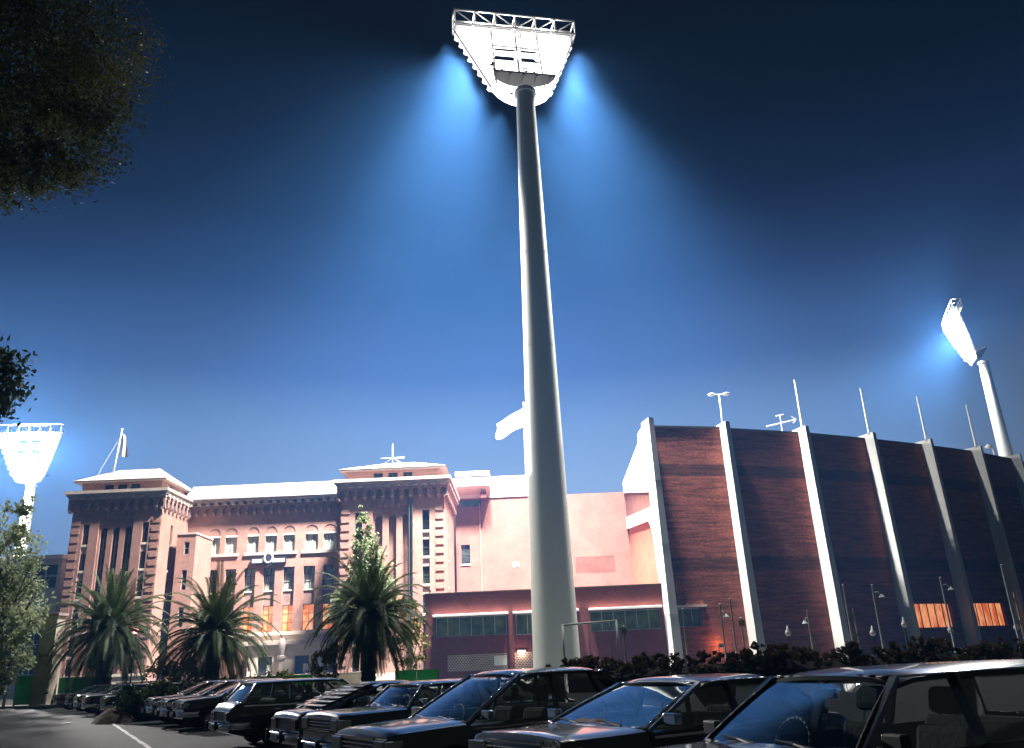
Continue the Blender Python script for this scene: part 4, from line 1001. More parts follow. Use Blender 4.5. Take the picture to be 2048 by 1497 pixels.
lob = [((2.9,0,17.0),(3.1,2.6,2.0)), ((3.2,.4,15.0),(2.5,2.2,1.25)), ((1.2,0,14.3),(2.6,2.2,1.15)), ((4.5,-.2,14.7),(1.0,1.0,.7)), ((4.3,.2,13.9),(.9,.9,.6)), ((3.6,-.3,13.45),(.8,.8,.45)), ((-.5,-.3,13.9),(2.4,2.0,1.0)), ((4.5,.4,16.3),(1.2,1.2,1.2)), ((0,.3,18),(4.0,3.5,2.8)), ((2.0,.3,13.6),(1.5,1.2,.7)), ((-2.5,.3,15),(3,2.6,1.8)), ((2.6,.6,18.8),(3.2,2.8,1.7))]
tree('overhanging_tree', 'big dark tree whose leafy boughs overhang the top left corner of the night sky', (-17.4, 18.3, .5), (12, .38), [((c[0]+1.4, c[1], c[2]), r) for c, r in lob], 95000, .095, 'leaf_dark', 53)
# shrubs round the third palm and right tower
def shrub(name, label, loc, lobes, n, size, leaf, seed, group=None):
    rr = random.Random(seed); t = thing(name, label, 'shrub', loc, 0, group)
    m = MB()
    for k in range(5):
        a = rr.random()*6.28; limb(m, (0,0,0), (math.cos(a)*.5, math.sin(a)*.5, 1), lobes[0][0][2]*1.1, .05, 0, rr)
    m.build('stem', M['bark'], t); m = MB(); leaves(m, lobes, n, size, rr); m.build('foliage', M[leaf], t); return t
shrub('shrub', 'tall yellowish shrub behind the right side of the third palm', (-9.0, 66, 0), [((0,0,5.2),(1.3,1.0,1.5)), ((.3,0,3.0),(1.4,1.1,1.5)), ((-.5,0,6.5),(.6,.5,.8))], 3600, .2, 'leaf_yel', 61)
shrub('shrub', 'low yellow green shrub left of the third palm trunk by the entrance', (-13.2, 57, 0), [((0,0,1.6),(.9,.8,1.3)), ((.4,0,2.5),(.6,.6,.8))], 1600, .18, 'leaf_yel', 62)
shrub('shrub', 'dark spreading shrub under the tree at the left edge behind the bollards', (-36.4, 58.4, 0), [((0,0,1.7),(1.5,1.1,1.5)), ((1.0,0,2.6),(1.0,.8,1.2))], 3000, .2, 'leaf_dark', 63)
shrub('shrub', 'bushy dark green shrub filling the gap between the left two palms', (-25.6, 62.5, 0), [((0,0,1.6),(1.9,1.0,1.4)), ((1.4,0,1.2),(1.5,1.0,1.1))], 3000, .2, 'leaf_dark', 64)
shrub('shrub', 'dark shrub between the second palm and the entrance', (-17.8, 62.0, 0), [((0,0,.9),(1.5,1.0,.8))], 1800, .18, 'leaf_dark', 65)
# long flowering hedge in front of the grandstand
def hedge(name, label, x0, x1, y0, y1, h, n, leaf, seed, size=.16, dip=None, loc=(0,0,0), rz=0):
    rr = random.Random(seed); t = thing(name, label, 'hedge', loc, rz)
    m = MB()
    st = []
    x = x0
    while x < x1:
        hh = h(x)*(.92+.16*mnoise.noise(Vector((x*.35, seed, 0)))); st.append((x, hh)); x += .5
    # twiggy core
    P = []
    for (x, hh) in st: P.append([(x, y0+.4, 0), (x, y0+.4, hh*.4), (x, (y0+y1)/2, hh*.62), (x, y1-.4, hh*.4), (x, y1-.4, 0)])
    m.grid(P); m.build('twig_core', M['hedge_core'], t)
    m = MB(); lobes = []
    for (x, hh) in st:
        for k in range(7):
            y = rr.uniform(y0+.2, y1-.2); z = hh*rr.uniform(.25, .90); s = rr.uniform(.35, .6)*(hh/1.9)**.5
            lobes.append(((x+rr.uniform(-.3,.3), y, z), (s*1.1, s*.7, s*.75)))
    leaves(m, lobes, n, size, rr, .4); m.build('foliage', M[leaf], t); return t
hedge('hedge', 'long dark reddish hedge running along the foot of the grandstand', .3, 46, 43.8, 46.4, lambda x: (1.3 if x < 1.6 else 1.3+.65*min(1, (x-1.6)/1.0))*(.92+.05*math.sin(x*.7)), 120000, 'hedge', 71, .15)
hedge('hedge', 'clipped green hedge block between the two groups of parked cars', 0, 5.4, -.75, .75, lambda x: 1.38, 26000, 'hedge_green', 73, .10, loc=(-15.5, 34.4, 0), rz=math.atan2(.55, .84))
t = thing('soil_bank', 'sloping brown earth mound at the aisle end of the clipped green hedge', 'mound', (-15.9, 34.0, 0), math.atan2(.55, .84))
m = MB(); P = []
for i in range(13):
    u = -1+i/6
    P.append([(.75*v, u*.95, .5*max(0, 1-u*u)**.6*max(0, 1-v*v)**.8*(1+.12*math.sin(i*2.3+v*5))-.01) for v in [-1+j/5 for j in range(11)]])
m.grid(P, True); m.build('earth', M['bank_earth'], t, smooth=True)
# ================================================================ PARKED CARS
def lerp(a, b, t): return a+(b-a)*t
def interp(tab, x):
    """piecewise linear in a table sorted by falling x"""
    if x >= tab[0][0]: return tab[0][1]
    for (a, u), (b, v) in zip(tab, tab[1:]):
        if a >= x >= b: return v if a == b else lerp(u, v, (a-x)/(a-b))
    return tab[-1][1]
def make_car(label, S, paint, name='parked_car', cat='car'):
    t = thing(name, label, cat, (0,0,0), 0, 'cars parked in a slanting row')
    L2 = S['L']/2; W2 = S['W']/2; belt = S['belt']; zr = S['roof']; cowl = S['cowl']; rb = S['rear_base']
    wf, wr_ = S['wheels']; wrad = .305
    top = S['top']                        # solid top profile outside the cabin, nose to tail
    wid = S.get('wid', [(L2, .90), (L2-.15, .955), (L2-.6, .985), (.6, 1.0), (-1.2, 1.0), (-L2+.4, .975), (-L2+.08, .94), (-L2, .91)])
    xs = {L2, L2-.02, L2-.06, -L2, -L2+.02, -L2+.07} | {x for x, _ in top if abs(x) <= L2} | {x for x, _ in wid}
    for xw in (wf, wr_):
        for k in range(11): xs.add(round(xw+.375*math.cos(PI*k/10), 4))
    k = -L2
    while k < L2: xs.add(round(k, 3)); k += .22
    st = []
    for x in sorted(xs, reverse=True):
        if x > cowl+1e-4 or x < rb-1e-4: st.append((x, 'solid'))
        elif abs(x-cowl) < 1e-4 or abs(x-rb) < 1e-4: pass
        else: st.append((x, 'tub'))
    st += [(cowl, 'solid'), (cowl-.001, 'tub'), (rb+.001, 'tub'), (rb, 'solid')]
    st.sort(key=lambda q: -q[0])
    rows = []
    for x, kind in st:
        w = W2*interp(wid, x)
        zt = interp(top, x) if kind == 'solid' else lerp(interp(top, cowl), interp(top, rb), (cowl-x)/(cowl-rb))
        zs = .20
        # tuck under at both ends
        if x > L2-.5: zs = lerp(.20, .34, (x-L2+.5)/.5)
        if x < -L2+.5: zs = lerp(.20, .34, (-L2+.5-x)/.5)
        arch = 0
        for xw in (wf, wr_):
            if abs(x-xw) < .376: arch = max(arch, .30+math.sqrt(max(0, .376**2-(x-xw)**2))*.98)
        zl = max(zs, arch); ws = w*.925
        sh = .955*w; lip = 0
        c = S.get('crown', .035)
        if kind == 'solid':
            r = [(0, zt+c), (.35*w, zt+c*.85), (.70*w, zt+c*.45), (sh-.07, zt+.004), (sh-.02, zt-.012), (sh, zt-.045)]
        else:
            fl = .33
            r = [(0, fl), (.35*w, fl), (.70*w, fl), (sh-.09, fl), (sh-.085, zt-.01), (sh, zt-.03)]
        zm = lerp(zt, .3, .42)
        r += [(w*.992, max(zm+.06, zl+.05)), (w, max(zm, zl+.035)), (w*.99, max(zm-.05, zl+.03)), (w*.975, max(.40, zl+.02)), (ws if not arch else w*.972, zl), (w*.6 if arch else ws*.97, zl-.0), (0, max(zs, arch*.9))]
        rows.append([(x, y, z) for y, z in r] )
    m = MB(); m.grid(rows); m.grid([[(x, -y, z) for x, y, z in r] for r in rows], True)
    for r, fl in ((rows[0], False), (rows[-1], True)):
        ring = r + [(x, -y, z) for x, y, z in reversed(r[1:-1])]
        i = len(m.v); m.v += ring; f = tuple(range(i, i+len(ring))); m.f.append(f[::-1] if fl else f)
    m.build('body', paint, t, smooth=True, merge=.0005, angle=32)
    # bonnet / boot shut lines and belt trim
    zc = interp(top, cowl); zb = interp(top, rb); bw = W2*.955-.06
    m = MB()
    for s in (-1, 1): m.bar((cowl-.05, s*(W2*.955+.004), zc-.06), (rb+.05, s*(W2*.955+.004), zb-.06), .018, .022)
    if S.get('chrome_belt', True): m.build('belt_trim', M['chrome'], t)
    m = MB(); zz = .50
    for s in (-1, 1): m.bar((L2-.55, s*(W2*.992), zz+.05), (-L2+.5, s*(W2*.992), zz+.05), .03, .04)
    m.build('side_moulding', M['trim'], t)
    # ---- glasshouse
    rw = S['rw']; xa, xA = cowl-.03, S['ws_top']; xC, xc = S['rw_top'], rb+.03
    zA = zr-.045
    def P(x, s, z, y): return Vector((x, s*y, z))
    # windscreen and rear window, curved in plan
    def screen(x0, z0, y0, x1, z1, y1, bulge, fwd):
        rows = []
        for i in range(7):
            k = i/6; r = []
            for j in range(11):
                u = -1+2*j/10; y = lerp(y0, y1, k)*u
                r.append((lerp(x0, x1, k)+fwd*bulge*(1-.45*k)*(1-u*u), y, lerp(z0, z1-.012, k)+.03*math.sin(PI*k)*(.5) + .012*(1-u*u)*k))
            rows.append(r)
        return rows
    g = screen(xa, zc+.005, bw-.02, xA, zA, rw-.02, .07, 1)
    m = MB(); m.grid(g); m.build('windscreen', M['car_glass'], t, smooth=True)
    # rubber/chrome surround of windscreen
    m = MB(); edge = [g[0][j] for j in range(11)] + [g[i][10] for i in range(1, 7)] + [g[6][j] for j in range(9, -1, -1)] + [g[i][0] for i in range(5, -1, -1)]
    m.path([(x+.006, y, z+.006) for x, y, z in edge], .013, 5); m.build('windscreen_surround', M['chrome' if S.get('chrome_ws', True) else 'trim'], t, smooth=True)
    gr = screen(xc, zb+.005, bw-.03, xC, zA-.01, rw-.03, .05, -1)
    m = MB(); m.grid(gr, True); m.build('rear_window', M['car_glass'], t, smooth=True)
    m = MB(); edge = [gr[0][j] for j in range(11)] + [gr[i][10] for i in range(1, 7)] + [gr[6][j] for j in range(9, -1, -1)] + [gr[i][0] for i in range(5, -1, -1)]
    m.path([(x-.006, y, z+.006) for x, y, z in edge], .012, 5); m.build('rear_window_surround', M['chrome' if S.get('chrome_ws', True) else 'trim'], t, smooth=True)
    # roof shell
    rows = []; nx = 14
    for i in range(nx+1):
        k = i/nx; x = lerp(xA+.03, xC-.03, k); r = []
        for j in range(13):
            u = -1+2*j/12
            zz = zr+.012*math.sin(PI*min(1, max(0, k)))-.055*abs(u)**3.2 - .035*(max(0, 1-k/.12)**2) - .03*(max(0, 1-(1-k)/.12)**2)
            r.append((x+.06*(1-u*u)*(1-2*k if k < .5 else 1-2*k)*.9, u*(rw+.035), zz))
        rows.append(r)
    m = MB(); m.sheet([r[::-1] for r in rows], .03); m.build('roof', paint, t, smooth=True, merge=.0005, angle=40)
    # pillars, drip rails, side windows
    def belt_pt(x, s): return P(x, s, lerp(zc, zb, (cowl-x)/(cowl-rb))-.01, bw+.005)
    def roof_pt(x, s): return P(x, s, zA-.012, rw+.012)
    cols = S['pillars']                    # list of (belt x, roof x, width)
    for s in (-1, 1):
        allp = [(xa, xA+.02, .06)] + cols + [(xc+.01, xC+.0, S.get('cwid', .12))]
        for (bx, rx, wd) in allp:
            m = MB(); m.bar(belt_pt(bx, s), roof_pt(rx, s), .035, wd, up=(0, 1, 0)); 
            m.build('pillar', paint if wd >= .06 else M['trim'], t)
        for (b0, r0_, w0), (b1, r1_, w1) in zip(allp, allp[1:]):
            a, b = belt_pt(b0, s), belt_pt(b1, s); c, d = roof_pt(r1_, s), roof_pt(r0_, s)
            m = MB(); m.quad(a, b, c, d) if s < 0 else m.quad(d, c, b, a); m.build('side_window', M['car_glass'], t)
        m = MB(); m.path([belt_pt(xa, s)+Vector((0, s*.02, 0)), roof_pt(xA+.02, s)+Vector((0, s*.022, .012))] + [Vector((lerp(xA, xC, k/6), s*(rw+.042), zA-.004+.012*math.sin(PI*k/6))) for k in range(1, 6)] + [roof_pt(xC, s)+Vector((0, s*.022, .008)), belt_pt(xc, s)+Vector((0, s*.02, 0))], .0085, 5)
        m.build('drip_rail', M['chrome'], t, smooth=True)
    # ---- front
    F = S.get('front', 'bars'); zn = interp(top, L2-.03)
    yf = W2*.90
    m = MB(); m.box(L2-.03, L2+.012, -yf*.97, yf*.97, zn-.24, zn-(.085 if F == 'vertical' else .035)); m.build('grille_recess', M['trim'], t, bevel=.008)
    m = MB()
    gw = yf*.58
    if F == 'vertical':
        n = 13
        for k in range(n): y = -gw+2*gw*k/(n-1); m.box(L2+.013, L2+.035, y-.012, y+.012, zn-.22, zn-.09)
    else:
        for k in range(4): m.box(L2+.013, L2+.03, -gw, gw, zn-.20+.045*k, zn-.185+.045*k)
    m.box(L2+.013, L2+.045, -gw-.02, gw+.02, zn-.045, zn-.03); m.box(L2+.013, L2+.045, -gw-.02, gw+.02, zn-.225, zn-.208)
    m.build('grille', M['chrome'], t)
    for s in (-1, 1):
        m = MB(); m.box(L2+.013, L2+.05, min(s*gw+s*.03, s*yf*.93), max(s*gw+s*.03, s*yf*.93), zn-.205, zn-.05); hl = m.build('headlamp', M['lens'], t, bevel=.012)
        m = MB(); y0, y1 = sorted((s*yf*.94, s*(yf*.94+.075))); m.box(L2-.16, L2+.03, y0, y1, zn-.20, zn-.055); m.build('indicator', M['lens_amber' if S.get('amber') else 'lens'], t, bevel=.01)
    def bumper(xb, sg):
        m = MB(); n = 16; P_ = []
        for j in range(n+1):
            u = -1+2*j/n; x = xb+sg*(.13-.12*abs(u)**5-.03*u*u); y = u*(W2*1.0)
            P_.append((x, y))
        sec = [(-.05,-.07),(.02,-.075),(.045,-.04),(.05,.0),(.045,.04),(.02,.065),(-.05,.06)]
        rows = [[(x+sg*a, y, .47+b) for a, b in sec] for x, y in P_]
        for s in (-1, 1):
            r0 = rows[0 if s < 0 else -1]
            ext = [[(x-sg*.45*q, y+s*.012, z) for x, y, z in r0] for q in (1,)]
            rows = ext+rows if s < 0 else rows+ext
        m.grid(rows, sg < 0); m.build('bumper', M[S.get('bumper', 'chrome')], t, smooth=True, angle=40)
        for s in (-1, 1):
            m = MB(); m.box(min(xb+sg*.16, xb+sg*.22), max(xb+sg*.16, xb+sg*.22), s*W2*.45-.03, s*W2*.45+.03, .38, .58); m.build('overrider', M['trim'], t, bevel=.012)
        m = MB(); x0, x1 = sorted((xb+sg*.185, xb+sg*.20)); m.box(x0, x1, -.19, .19, .40, .51); m.build('number_plate', M['plate'], t)
    bumper(L2, 1); bumper(-L2, -1)
    # ---- tail lamps
    zt_ = interp(top, -L2+.03)
    m = MB(); m.box(-L2-.012, -L2+.02, -yf*.93, yf*.93, zt_-.24, zt_-.04); m.build('tail_panel', M['trim'], t, bevel=.006)
    for s in (-1, 1):
        m = MB(); y0, y1 = sorted((s*yf*.55, s*yf*.90)); m.box(-L2-.045, -L2-.013, y0, y1, zt_-.22, zt_-.06); tl = m.build('tail_lamp', M['lens_red'], t, bevel=.01)
        m = MB(); y0, y1 = sorted((s*yf*.53, s*yf*.545)); m.box(-L2-.05, -L2-.013, y0, y1, zt_-.23, zt_-.05); m.build('lamp_trim', M['chrome'], tl)
    # ---- wheels
    for xw in (wf, wr_):
        for s in (-1, 1):
            w = bpy.data.objects.new('wheel', None); COL.objects.link(w); w.parent = t; w.location = (xw, s*(W2-.125), wrad)
            m = MB(); m.lathe([(.19,-.085),(.27,-.095),(.30,-.07),(wrad,-.03),(wrad,.03),(.30,.07),(.27,.095),(.19,.085)], n=28, axis='y'); m.build('tyre', M['tyre'], w, smooth=True)
            m = MB(); k = s; m.lathe([(0,.055*k),(.05,.06*k),(.07,.045*k),(.14,.035*k),(.165,.06*k),(.19,.085*k),(.2,.0)], n=28, axis='y'); m.build('rim', M['rim'], w, smooth=True, angle=40)
    # ---- interior
    m = MB(); m.box(cowl-.42, cowl-.04, -bw+.03, bw-.03, zc-.30, zc-.06); m.box(cowl-.50, cowl-.30, .12, .62, zc-.20, zc-.005); m.build('dashboard', M['interior'], t, bevel=.04)
    sx = cowl-1.12
    def seat(x, y, wd, hr, nm):
        m = MB(); m.box(x-.05, x+.47, y-wd, y+wd, .36, .52); m.build(nm, M['seat'], t, bevel=.05)
        m = MB()
        Mx = Matrix.Translation((x-.04, y, .50)) @ Matrix.Rotation(R(-14), 4, 'Y')
        m.box(-.07, .07, -wd, wd, -.05, .50, Mx); sb = m.build('seat_back', M['seat'], t, bevel=.055)
        for yy in hr:
            m = MB(); m.box(-.05, .05, yy-.15, yy+.15, .575, .76, Mx); h = m.build('headrest', M['seat'], sb, bevel=.045)
            m = MB(); 
            for q in (-.07, .07): m.tube(Mx @ Vector((0, yy+q, .45)), Mx @ Vector((0, yy+q, .60)), .008, n=6)
            m.build('headrest_stem', M['chrome'], sb)
    for y in (-.36, .36): seat(sx, y, .25, (0,), 'front_seat')
    seat(sx-.86, 0, .60, (-.36, .36) if S.get('rear_rests') else (), 'rear_seat')
    m = MB(); c = Vector((cowl-.50, -.36, zc-.02)); ring = []
    for k in range(25):
        a = 2*PI*k/24; ring.append(c+Vector((-.07*math.sin(a)*1.0, .185*math.cos(a), .17*math.sin(a))))
    m.path(ring, .013, 6); m.tube(ring[0], ring[12], .012, n=6); m.tube(c, c+Vector((.25,0,-.1)), .02); m.build('steering_wheel', M['trim'], t, smooth=True)
    m = MB(); m.box(xA+.06, xA+.09, -.11, .11, zA-.14, zA-.08); m.tube((xA+.08,0,zA-.08),(xA+.06,0,zA), .008); m.build('rear_view_mirror', M['trim'], t)
    for s in (-1, 1):
        m = MB(); x = cowl-.22; z = zc+.075; m.box(x-.03, x+.05, min(s*(bw+.06), s*(bw+.22)), max(s*(bw+.06), s*(bw+.22)), z-.05, z+.055); m.box(x-.01, x+.02, min(s*(bw-.02), s*(bw+.07)), max(s*(bw-.02), s*(bw+.07)), z-.05, z-.02); wm = m.build('wing_mirror', M[S.get('mirror', 'chrome')], t, bevel=.012)
        for dx in S.get('doors', (-.45, -1.35)):
            m = MB(); y = s*(W2*.985); m.box(dx-.08, dx+.08, min(y, y+s*.025), max(y, y+s*.025), .765, .795); m.build('door_handle', M['chrome'], t, bevel=.006)
        m = MB()                                          # wiper lying at the foot of the screen
        m.path([(xa+.03, s*.30+.15, zc+.03), (xa+.0, s*.30-.25, zc+.055)], .008, 5); m.tube((xa+.05, s*.30+.15, zc+.02), (xa+.02, s*.30-.05, zc+.045), .01); m.build('wiper', M['trim'], t)
    if S.get('sticker'):
        m = MB(); a = g[0]; k = .10
        m.grid([[tuple(Vector(g[0][j]).lerp(Vector(g[1][j]), q)+Vector((.012, 0, .012))) for j in (3, 4, 5, 6)] for q in (.35, .75)]); m.build('windscreen_sticker', M['sticker'], t)
    if S.get('louvres'):
        for k in range(6):
            f = (k+.6)/6.5; x = lerp(xc, xC, f); z = lerp(zb, zA, f)+.03; yy = lerp(bw-.04, rw-.02, f)
            m = MB(); m.prism([(x+.10, -yy, z+.045), (x-.13, -yy, z+.012), (x-.135, -yy, z+.0), (x+.10, -yy, z+.03)], (0, 2*yy, 0)); m.build('louvre', paint, t)
    return t
sedan = dict(L=4.2, W=1.70, belt=.94, roof=1.32, cowl=1.0, rear_base=-1.42, ws_top=.12, rw_top=-.92, rw=.575, wheels=(1.32, -1.22),
    top=[(2.10,.835),(2.08,.862),(1.98,.88),(1.5,.90),(1.0,.92),(-1.42,.93),(-1.8,.905),(-2.0,.87),(-2.07,.82),(-2.10,.78)], pillars=[(-.18,-.22,.07),(-.98,-.80,.05)], cwid=.20)
square = dict(sedan, L=4.3, W=1.76, roof=1.37, cowl=1.1, ws_top=.24, rear_base=-1.50, rw_top=-.98, rw=.60, wheels=(1.36,-1.22),
    top=[(2.15,.80),(2.13,.835),(2.05,.86),(1.5,.90),(1.1,.925),(-1.50,.935),(-1.9,.915),(-2.08,.88),(-2.15,.80)])
hatch = dict(sedan, L=4.3, roof=1.30, rear_base=-1.72, rw_top=-.62, louvres=True, cwid=.34, pillars=[(-.55,-.42,.09)], doors=(-.5,),
    top=[(2.15,.72),(2.1,.77),(1.5,.83),(.90,.895),(-1.72,.87),(-1.95,.86),(-2.08,.84),(-2.13,.80),(-2.15,.76)])
wagon = dict(sedan, L=4.75, W=1.76, roof=1.38, cowl=.86, ws_top=.24, rear_base=-2.14, rw_top=-1.80, rw=.60, wheels=(1.46,-1.36), cwid=.14, rear_rests=False,
    top=[(2.375,.78),(2.35,.82),(2.2,.85),(1.5,.88),(.86,.90),(-2.14,.93),(-2.25,.90),(-2.35,.80),(-2.375,.74)], pillars=[(-.22,-.26,.08),(-1.02,-1.0,.07)])
HEAD = math.atan2(-.55, -.84); TAIL = HEAD+PI
def place(t, x, y, rz): t.location = (x, y, 0); t.rotation_euler = (0, 0, rz)
near = make_car('dark station wagon closest to the viewer, showing windscreen, side glass and cloth headrests', dict(wagon, chrome_ws=False, chrome_belt=False, mirror='trim'), M['paint_green'])
place(near, 2.42, 6.44, math.atan2(-.39, -.92))
scor = make_car('dark sedan with upright grille bars and white nose lettering, second from the viewer', dict(sedan, front='vertical', rear_rests=True, sticker=True, bumper='trim', L=3.72, wheels=(1.14, -1.16), top=[(1.86,.862),(1.85,.90),(1.78,.912),(1.4,.916),(1.0,.925),(-1.42,.93),(-1.65,.905),(-1.78,.87),(-1.84,.82),(-1.86,.78)]), M['paint_black'])
place(scor, 1.44, 8.95, HEAD)
cu = bpy.data.curves.new('nose_lettering', 'FONT'); cu.body = 'SCORPION'; cu.size = .07; cu.extrude = .004; cu.shear = .2
tmp = bpy.data.objects.new('nose_lettering', cu); COL.objects.link(tmp)
bpy.context.view_layer.update(); me = bpy.data.meshes.new_from_object(tmp.evaluated_get(bpy.context.evaluated_depsgraph_get())); bpy.data.objects.remove(tmp)
me.materials.clear(); me.materials.append(M['white_letter'])
lt = bpy.data.objects.new('nose_lettering', me); COL.objects.link(lt); lt.parent = scor
lt.location = (1.882, .37, .856); lt.rotation_euler = (R(90), 0, R(90))
m = MB(); m.box(1.79, 1.81, -.66, -.46, .905, .925); m.build('nose_badge', M['chrome'], scor, bevel=.004)
c3 = make_car('large dark rounded sedan with sloping bonnet and sky filled windscreen, third from the viewer', dict(square, W=1.74, roof=1.44, bumper='trim', crown=.05, L=4.1, wheels=(1.3,-1.2), top=[(2.05,.80),(2.035,.835),(1.95,.858),(1.5,.885),(1.1,.90),(-1.50,.92),(-1.8,.90),(-1.98,.86),(-2.05,.78)]), M['paint_green'])
place(c3, -.2, 11.3, HEAD)
c4 = make_car('dark square sedan with heavy chrome bumper, half hidden by the rounded sedan', dict(square, roof=1.31, ws_top=.74, top=[(2.15,.87),(2.13,.90),(2.05,.915),(1.5,.93),(1.1,.945),(-1.50,.945),(-1.9,.925),(-2.08,.89),(-2.15,.80)]), M['paint_blue'])
place(c4, -1.32, 14.6, HEAD)
c5 = make_car('dark fastback with slatted louvres over its sloping rear window, backed to the aisle', hatch, M['paint_black'])
place(c5, -2.55, 17.1, TAIL)
c6 = make_car('dark station wagon parked tail out, long row of side windows, beside the louvred fastback', dict(wagon, chrome_belt=True), M['paint_grey'])
place(c6, -4.95, 21.3, TAIL)
for i, (x, y, lab) in enumerate(((-8.9, 28.2, 'dark sedan nose out next to the backed in station wagon'), (-10.3, 30.4, 'dark sedan nose out in the middle of the trio by the green hedge'), (-11.8, 32.8, 'dark sedan nose out directly beside the clipped green hedge'))):
    c = make_car(lab, square, M['paint_grey']) if i == 0 else copy_tree(trio)
    if i == 0: trio = c
    c['label'] = lab; place(c, x, y, HEAD)
for i, (x, y, lab) in enumerate(((-16.6, 39.2, 'dark car nose out just beyond the green hedge, biggest of the far group'), (-19.2, 42.7, 'dark car second beyond the green hedge with bright windscreen edge'), (-21.4, 46.2, 'dark car third beyond the green hedge, in the middle of the far group'), (-23.7, 49.7, 'small dark car fourth beyond the green hedge'), (-26.2, 53.2, 'farthest dark car beside the bright green board panel'))):
    if i == 0: far = make_car(lab, dict(sedan, amber=True), M['paint_black']); c = far
    else: c = copy_tree(far)
    c['label'] = lab; place(c, x, y, HEAD)
# ================================================================ LIGHT
def spot(name, loc, to, W, cone, blend, rad, col=(1, .95, .90)):
    l = bpy.data.lights.new(name, 'SPOT'); l.energy = W; l.spot_size = R(cone); l.spot_blend = blend; l.shadow_soft_size = rad; l.color = col
    o = bpy.data.objects.new(name, l); COL.objects.link(o); o.location = loc
    o.rotation_euler = (Vector(to)-Vector(loc)).to_track_quat('-Z', 'Y').to_euler(); return o
def point(name, loc, W, rad, col):
    l = bpy.data.lights.new(name, 'POINT'); l.energy = W; l.shadow_soft_size = rad; l.color = col
    o = bpy.data.objects.new(name, l); COL.objects.link(o); o.location = loc; return o
K = 1.0
ca, sa = math.cos(R(11)), math.sin(R(11))
def head_pt(u, y, z): return (2.97+u*ca-y*sa, 80+u*sa+y*ca, 65+z)
for u, z in ((-8.3, 10.4), (-6.8, 6.6), (-5.0, 2.8), (8.2, 10.4), (6.7, 6.6), (4.9, 2.8)):        # the visible shafts
    p = head_pt(u, bank_y(z)+(.8 if u < 0 else -.6), z); spot('shaft_beam', p, (p[0]+(-7 if u < 0 else 6), p[1]+14, 0), 330e3*K, 62, .5, .7)
for u in (-2.4, 2.4):
    p = head_pt(u, 4.2, .2); spot('shaft_beam', p, (p[0]+2*u, p[1]+9, 0), 260e3*K, 62, .6, .7)
for u, z, ax, ay in ((-5.0, 2.6, -34, 30), (-6.3, 5.2, -48, -6), (-7.4, 7.8, -34, 30)):              # broad light on the pavilion side
    p = head_pt(u, bank_y(z)-.5, z); spot('floodlight_beam', p, (p[0]+ax, p[1]+ay, 0), 330e3*K, 104, 1.0, .7)
for u, z in ((6.1, 5.2), (7.2, 7.8)):                                                               # and on the grandstand side
    p = head_pt(u, bank_y(z)-.6, z); spot('floodlight_beam', p, (p[0]+8, p[1]+28, 0), 190e3*K, 104, 1.0, .7)
p = head_pt(8.0, bank_y(10)-.6, 9.6); spot('floodlight_beam', p, (p[0]+10, p[1]-24, 0), 80e3*K, 84, 1.0, .7)
for u, tx in ((-6.6, -34), (6.6, 42)): spot('field_beam', head_pt(u, 4.0, 7.5), (tx*1.3, 187, 0), 800e3, 70, .9, 1.0)
for u in (-5, 0, 5): point('truss_spill', (2.97+u*ca-4.3*sa, 80+u*sa+4.3*ca, 78.0), 1.4e3, .5, (1,.96,.92))
# far right tower, facing left across the ground
spot('floodlight_beam', (109.0, 185.0, 71), (50, 185, 12), 2200e3*K, 84, .9, 1.5)
point('floodlight_spill', (105.5, 186.5, 71), 240e3*K, 2.0, (1,.95,.9))
# far left tower
point('floodlight_spill', (-121.5, 196, 55), 8e5*K, 3, (1,.95,.9))
spot('floodlight_beam', (-121, 196, 56), (6, 96, 22), 2.0e6*K, 32, 1.0, 2)
spot('floodlight_beam', (-121, 196, 56), (-38, 70, 6), 6e5*K, 40, 1.0, 2)
point('warm_wash', (19.9, 87.35, 2.4), 95, .12, (1, .42, .17))
point('red_glow', (-28.4, 62.3, 4.9), 60, .1, (1, .2, .15))
point('bulkhead_glow', (-.25, 86.5, 2.4), 90, .15, (1, .7, .55))
# ================================================================ NIGHT AIR
m = MB(); m.box(-310, 310, -70, 390, -1.2, 100)
hz = bpy.data.materials.new('night haze'); hz.use_nodes = True; nt = hz.node_tree
for n_ in list(nt.nodes):
    if n_.type != 'OUTPUT_MATERIAL': nt.nodes.remove(n_)
pv = nt.nodes.new('ShaderNodeVolumePrincipled'); pv.inputs['Color'].default_value = (.11, .38, 1, 1); pv.inputs['Density'].default_value = .0007; pv.inputs['Anisotropy'].default_value = 0.0
nt.links.new(pv.outputs[0], nt.nodes['Material Output'].inputs['Volume'])
tag(m.build('haze', hz), kind='stuff')
# ================================================================ SKY
w = bpy.data.worlds.new('World'); SC.world = w; w.use_nodes = True; nt = w.node_tree; bg = nt.nodes['Background']
tc = N(nt, 'ShaderNodeTexCoord'); sp = N(nt, 'ShaderNodeSeparateXYZ'); nt.links.new(tc.outputs['Generated'], sp.inputs[0])
cr = N(nt, 'ShaderNodeValToRGB'); nt.links.new(sp.outputs['Z'], cr.inputs[0]); e = cr.color_ramp.elements
stops = [(0.0, (.42,.55,.75)), (.20, (.32,.45,.66)), (.265, (.22,.34,.57)), (.33, (.085,.15,.36)), (.42, (.026,.050,.145)), (.50, (.008,.014,.040)), (.58, (.003,.004,.007)), (.66, (.0025,.0025,.0025)), (1.0, (.002,.002,.002))]
e[0].position = 0; e[1].position = 1
for p, c in stops[1:-1]: e.new(p)
for el, (p, c) in zip(sorted(e, key=lambda q: q.position), stops): el.position = p; el.color = (*c, 1)
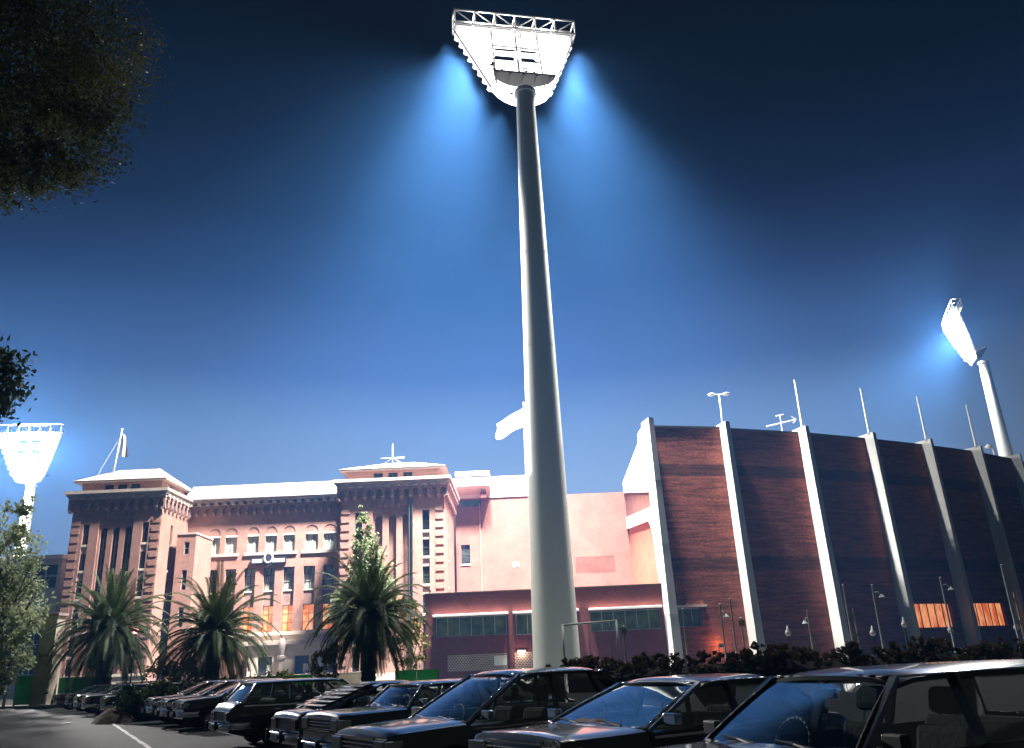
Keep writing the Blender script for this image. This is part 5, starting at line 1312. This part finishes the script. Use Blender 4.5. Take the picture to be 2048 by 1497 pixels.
def mrange(src, a, b, c, d):
    n_ = N(nt, 'ShaderNodeMapRange', interpolation_type='SMOOTHSTEP'); nt.links.new(src, n_.inputs['Value'])
    for q, v in zip(('From Min', 'From Max', 'To Min', 'To Max'), (a, b, c, d)): n_.inputs[q].default_value = v
    return n_.outputs[0]
fy = mrange(sp.outputs['Y'], 0, .6, .0, 1.0); fx = mrange(sp.outputs['X'], .05, .6, 1.0, .35)      # the ground's glow is ahead, darkest to the right and behind
fl = mrange(sp.outputs['X'], -.6, -.1, .45, 1.0); m0 = N(nt, 'ShaderNodeMath', operation='MULTIPLY'); nt.links.new(fl, m0.inputs[0]); nt.links.new(fx, m0.inputs[1])
mm = N(nt, 'ShaderNodeMath', operation='MULTIPLY'); nt.links.new(fy, mm.inputs[0]); nt.links.new(m0.outputs[0], mm.inputs[1])
vs = N(nt, 'ShaderNodeVectorMath', operation='SCALE'); nt.links.new(cr.outputs[0], vs.inputs[0]); nt.links.new(mm.outputs[0], vs.inputs['Scale'])
bk = mrange(sp.outputs['Y'], -.1, .45, 1.0, 0.0); vb = N(nt, 'ShaderNodeVectorMath', operation='SCALE'); vb.inputs[0].default_value = (.033, .035, .024); nt.links.new(bk, vb.inputs['Scale'])  # fill glow added behind the camera, for surfaces facing it
va = N(nt, 'ShaderNodeVectorMath', operation='ADD'); nt.links.new(vs.outputs[0], va.inputs[0]); nt.links.new(vb.outputs[0], va.inputs[1])
nt.links.new(va.outputs[0], bg.inputs[0]); bg.inputs[1].default_value = 1.0
# ================================================================ CAMERA AND RENDER
cd = bpy.data.cameras.new('camera'); cam = bpy.data.objects.new('camera', cd); COL.objects.link(cam); SC.camera = cam
cd.sensor_width = 36; cd.lens = 1640/2048*36; cd.clip_end = 2000; cd.clip_start = .05
th = math.atan(578/1640); ro = R(2.5)
fwd = Vector((0, math.cos(th), math.sin(th))); u0 = Vector((0, -math.sin(th), math.cos(th))); r0 = Vector((1, 0, 0))
rt = r0*math.cos(ro)-u0*math.sin(ro); up = u0*math.cos(ro)+r0*math.sin(ro)
cam.matrix_world = Matrix(((rt.x, up.x, -fwd.x, 0), (rt.y, up.y, -fwd.y, 0), (rt.z, up.z, -fwd.z, 1.52), (0, 0, 0, 1)))
SC.view_settings.view_transform = 'Standard'; SC.view_settings.look = 'None'; SC.view_settings.gamma = 1; SC.view_settings.exposure = 0
SC.render.engine = 'CYCLES'; cy = SC.cycles
cy.max_bounces = 6; cy.diffuse_bounces = 2; cy.glossy_bounces = 3; cy.transmission_bounces = 4; cy.transparent_max_bounces = 12; cy.volume_bounces = 0
cy.use_denoising = True; cy.sample_clamp_indirect = 4; cy.caustics_reflective = False; cy.caustics_refractive = False
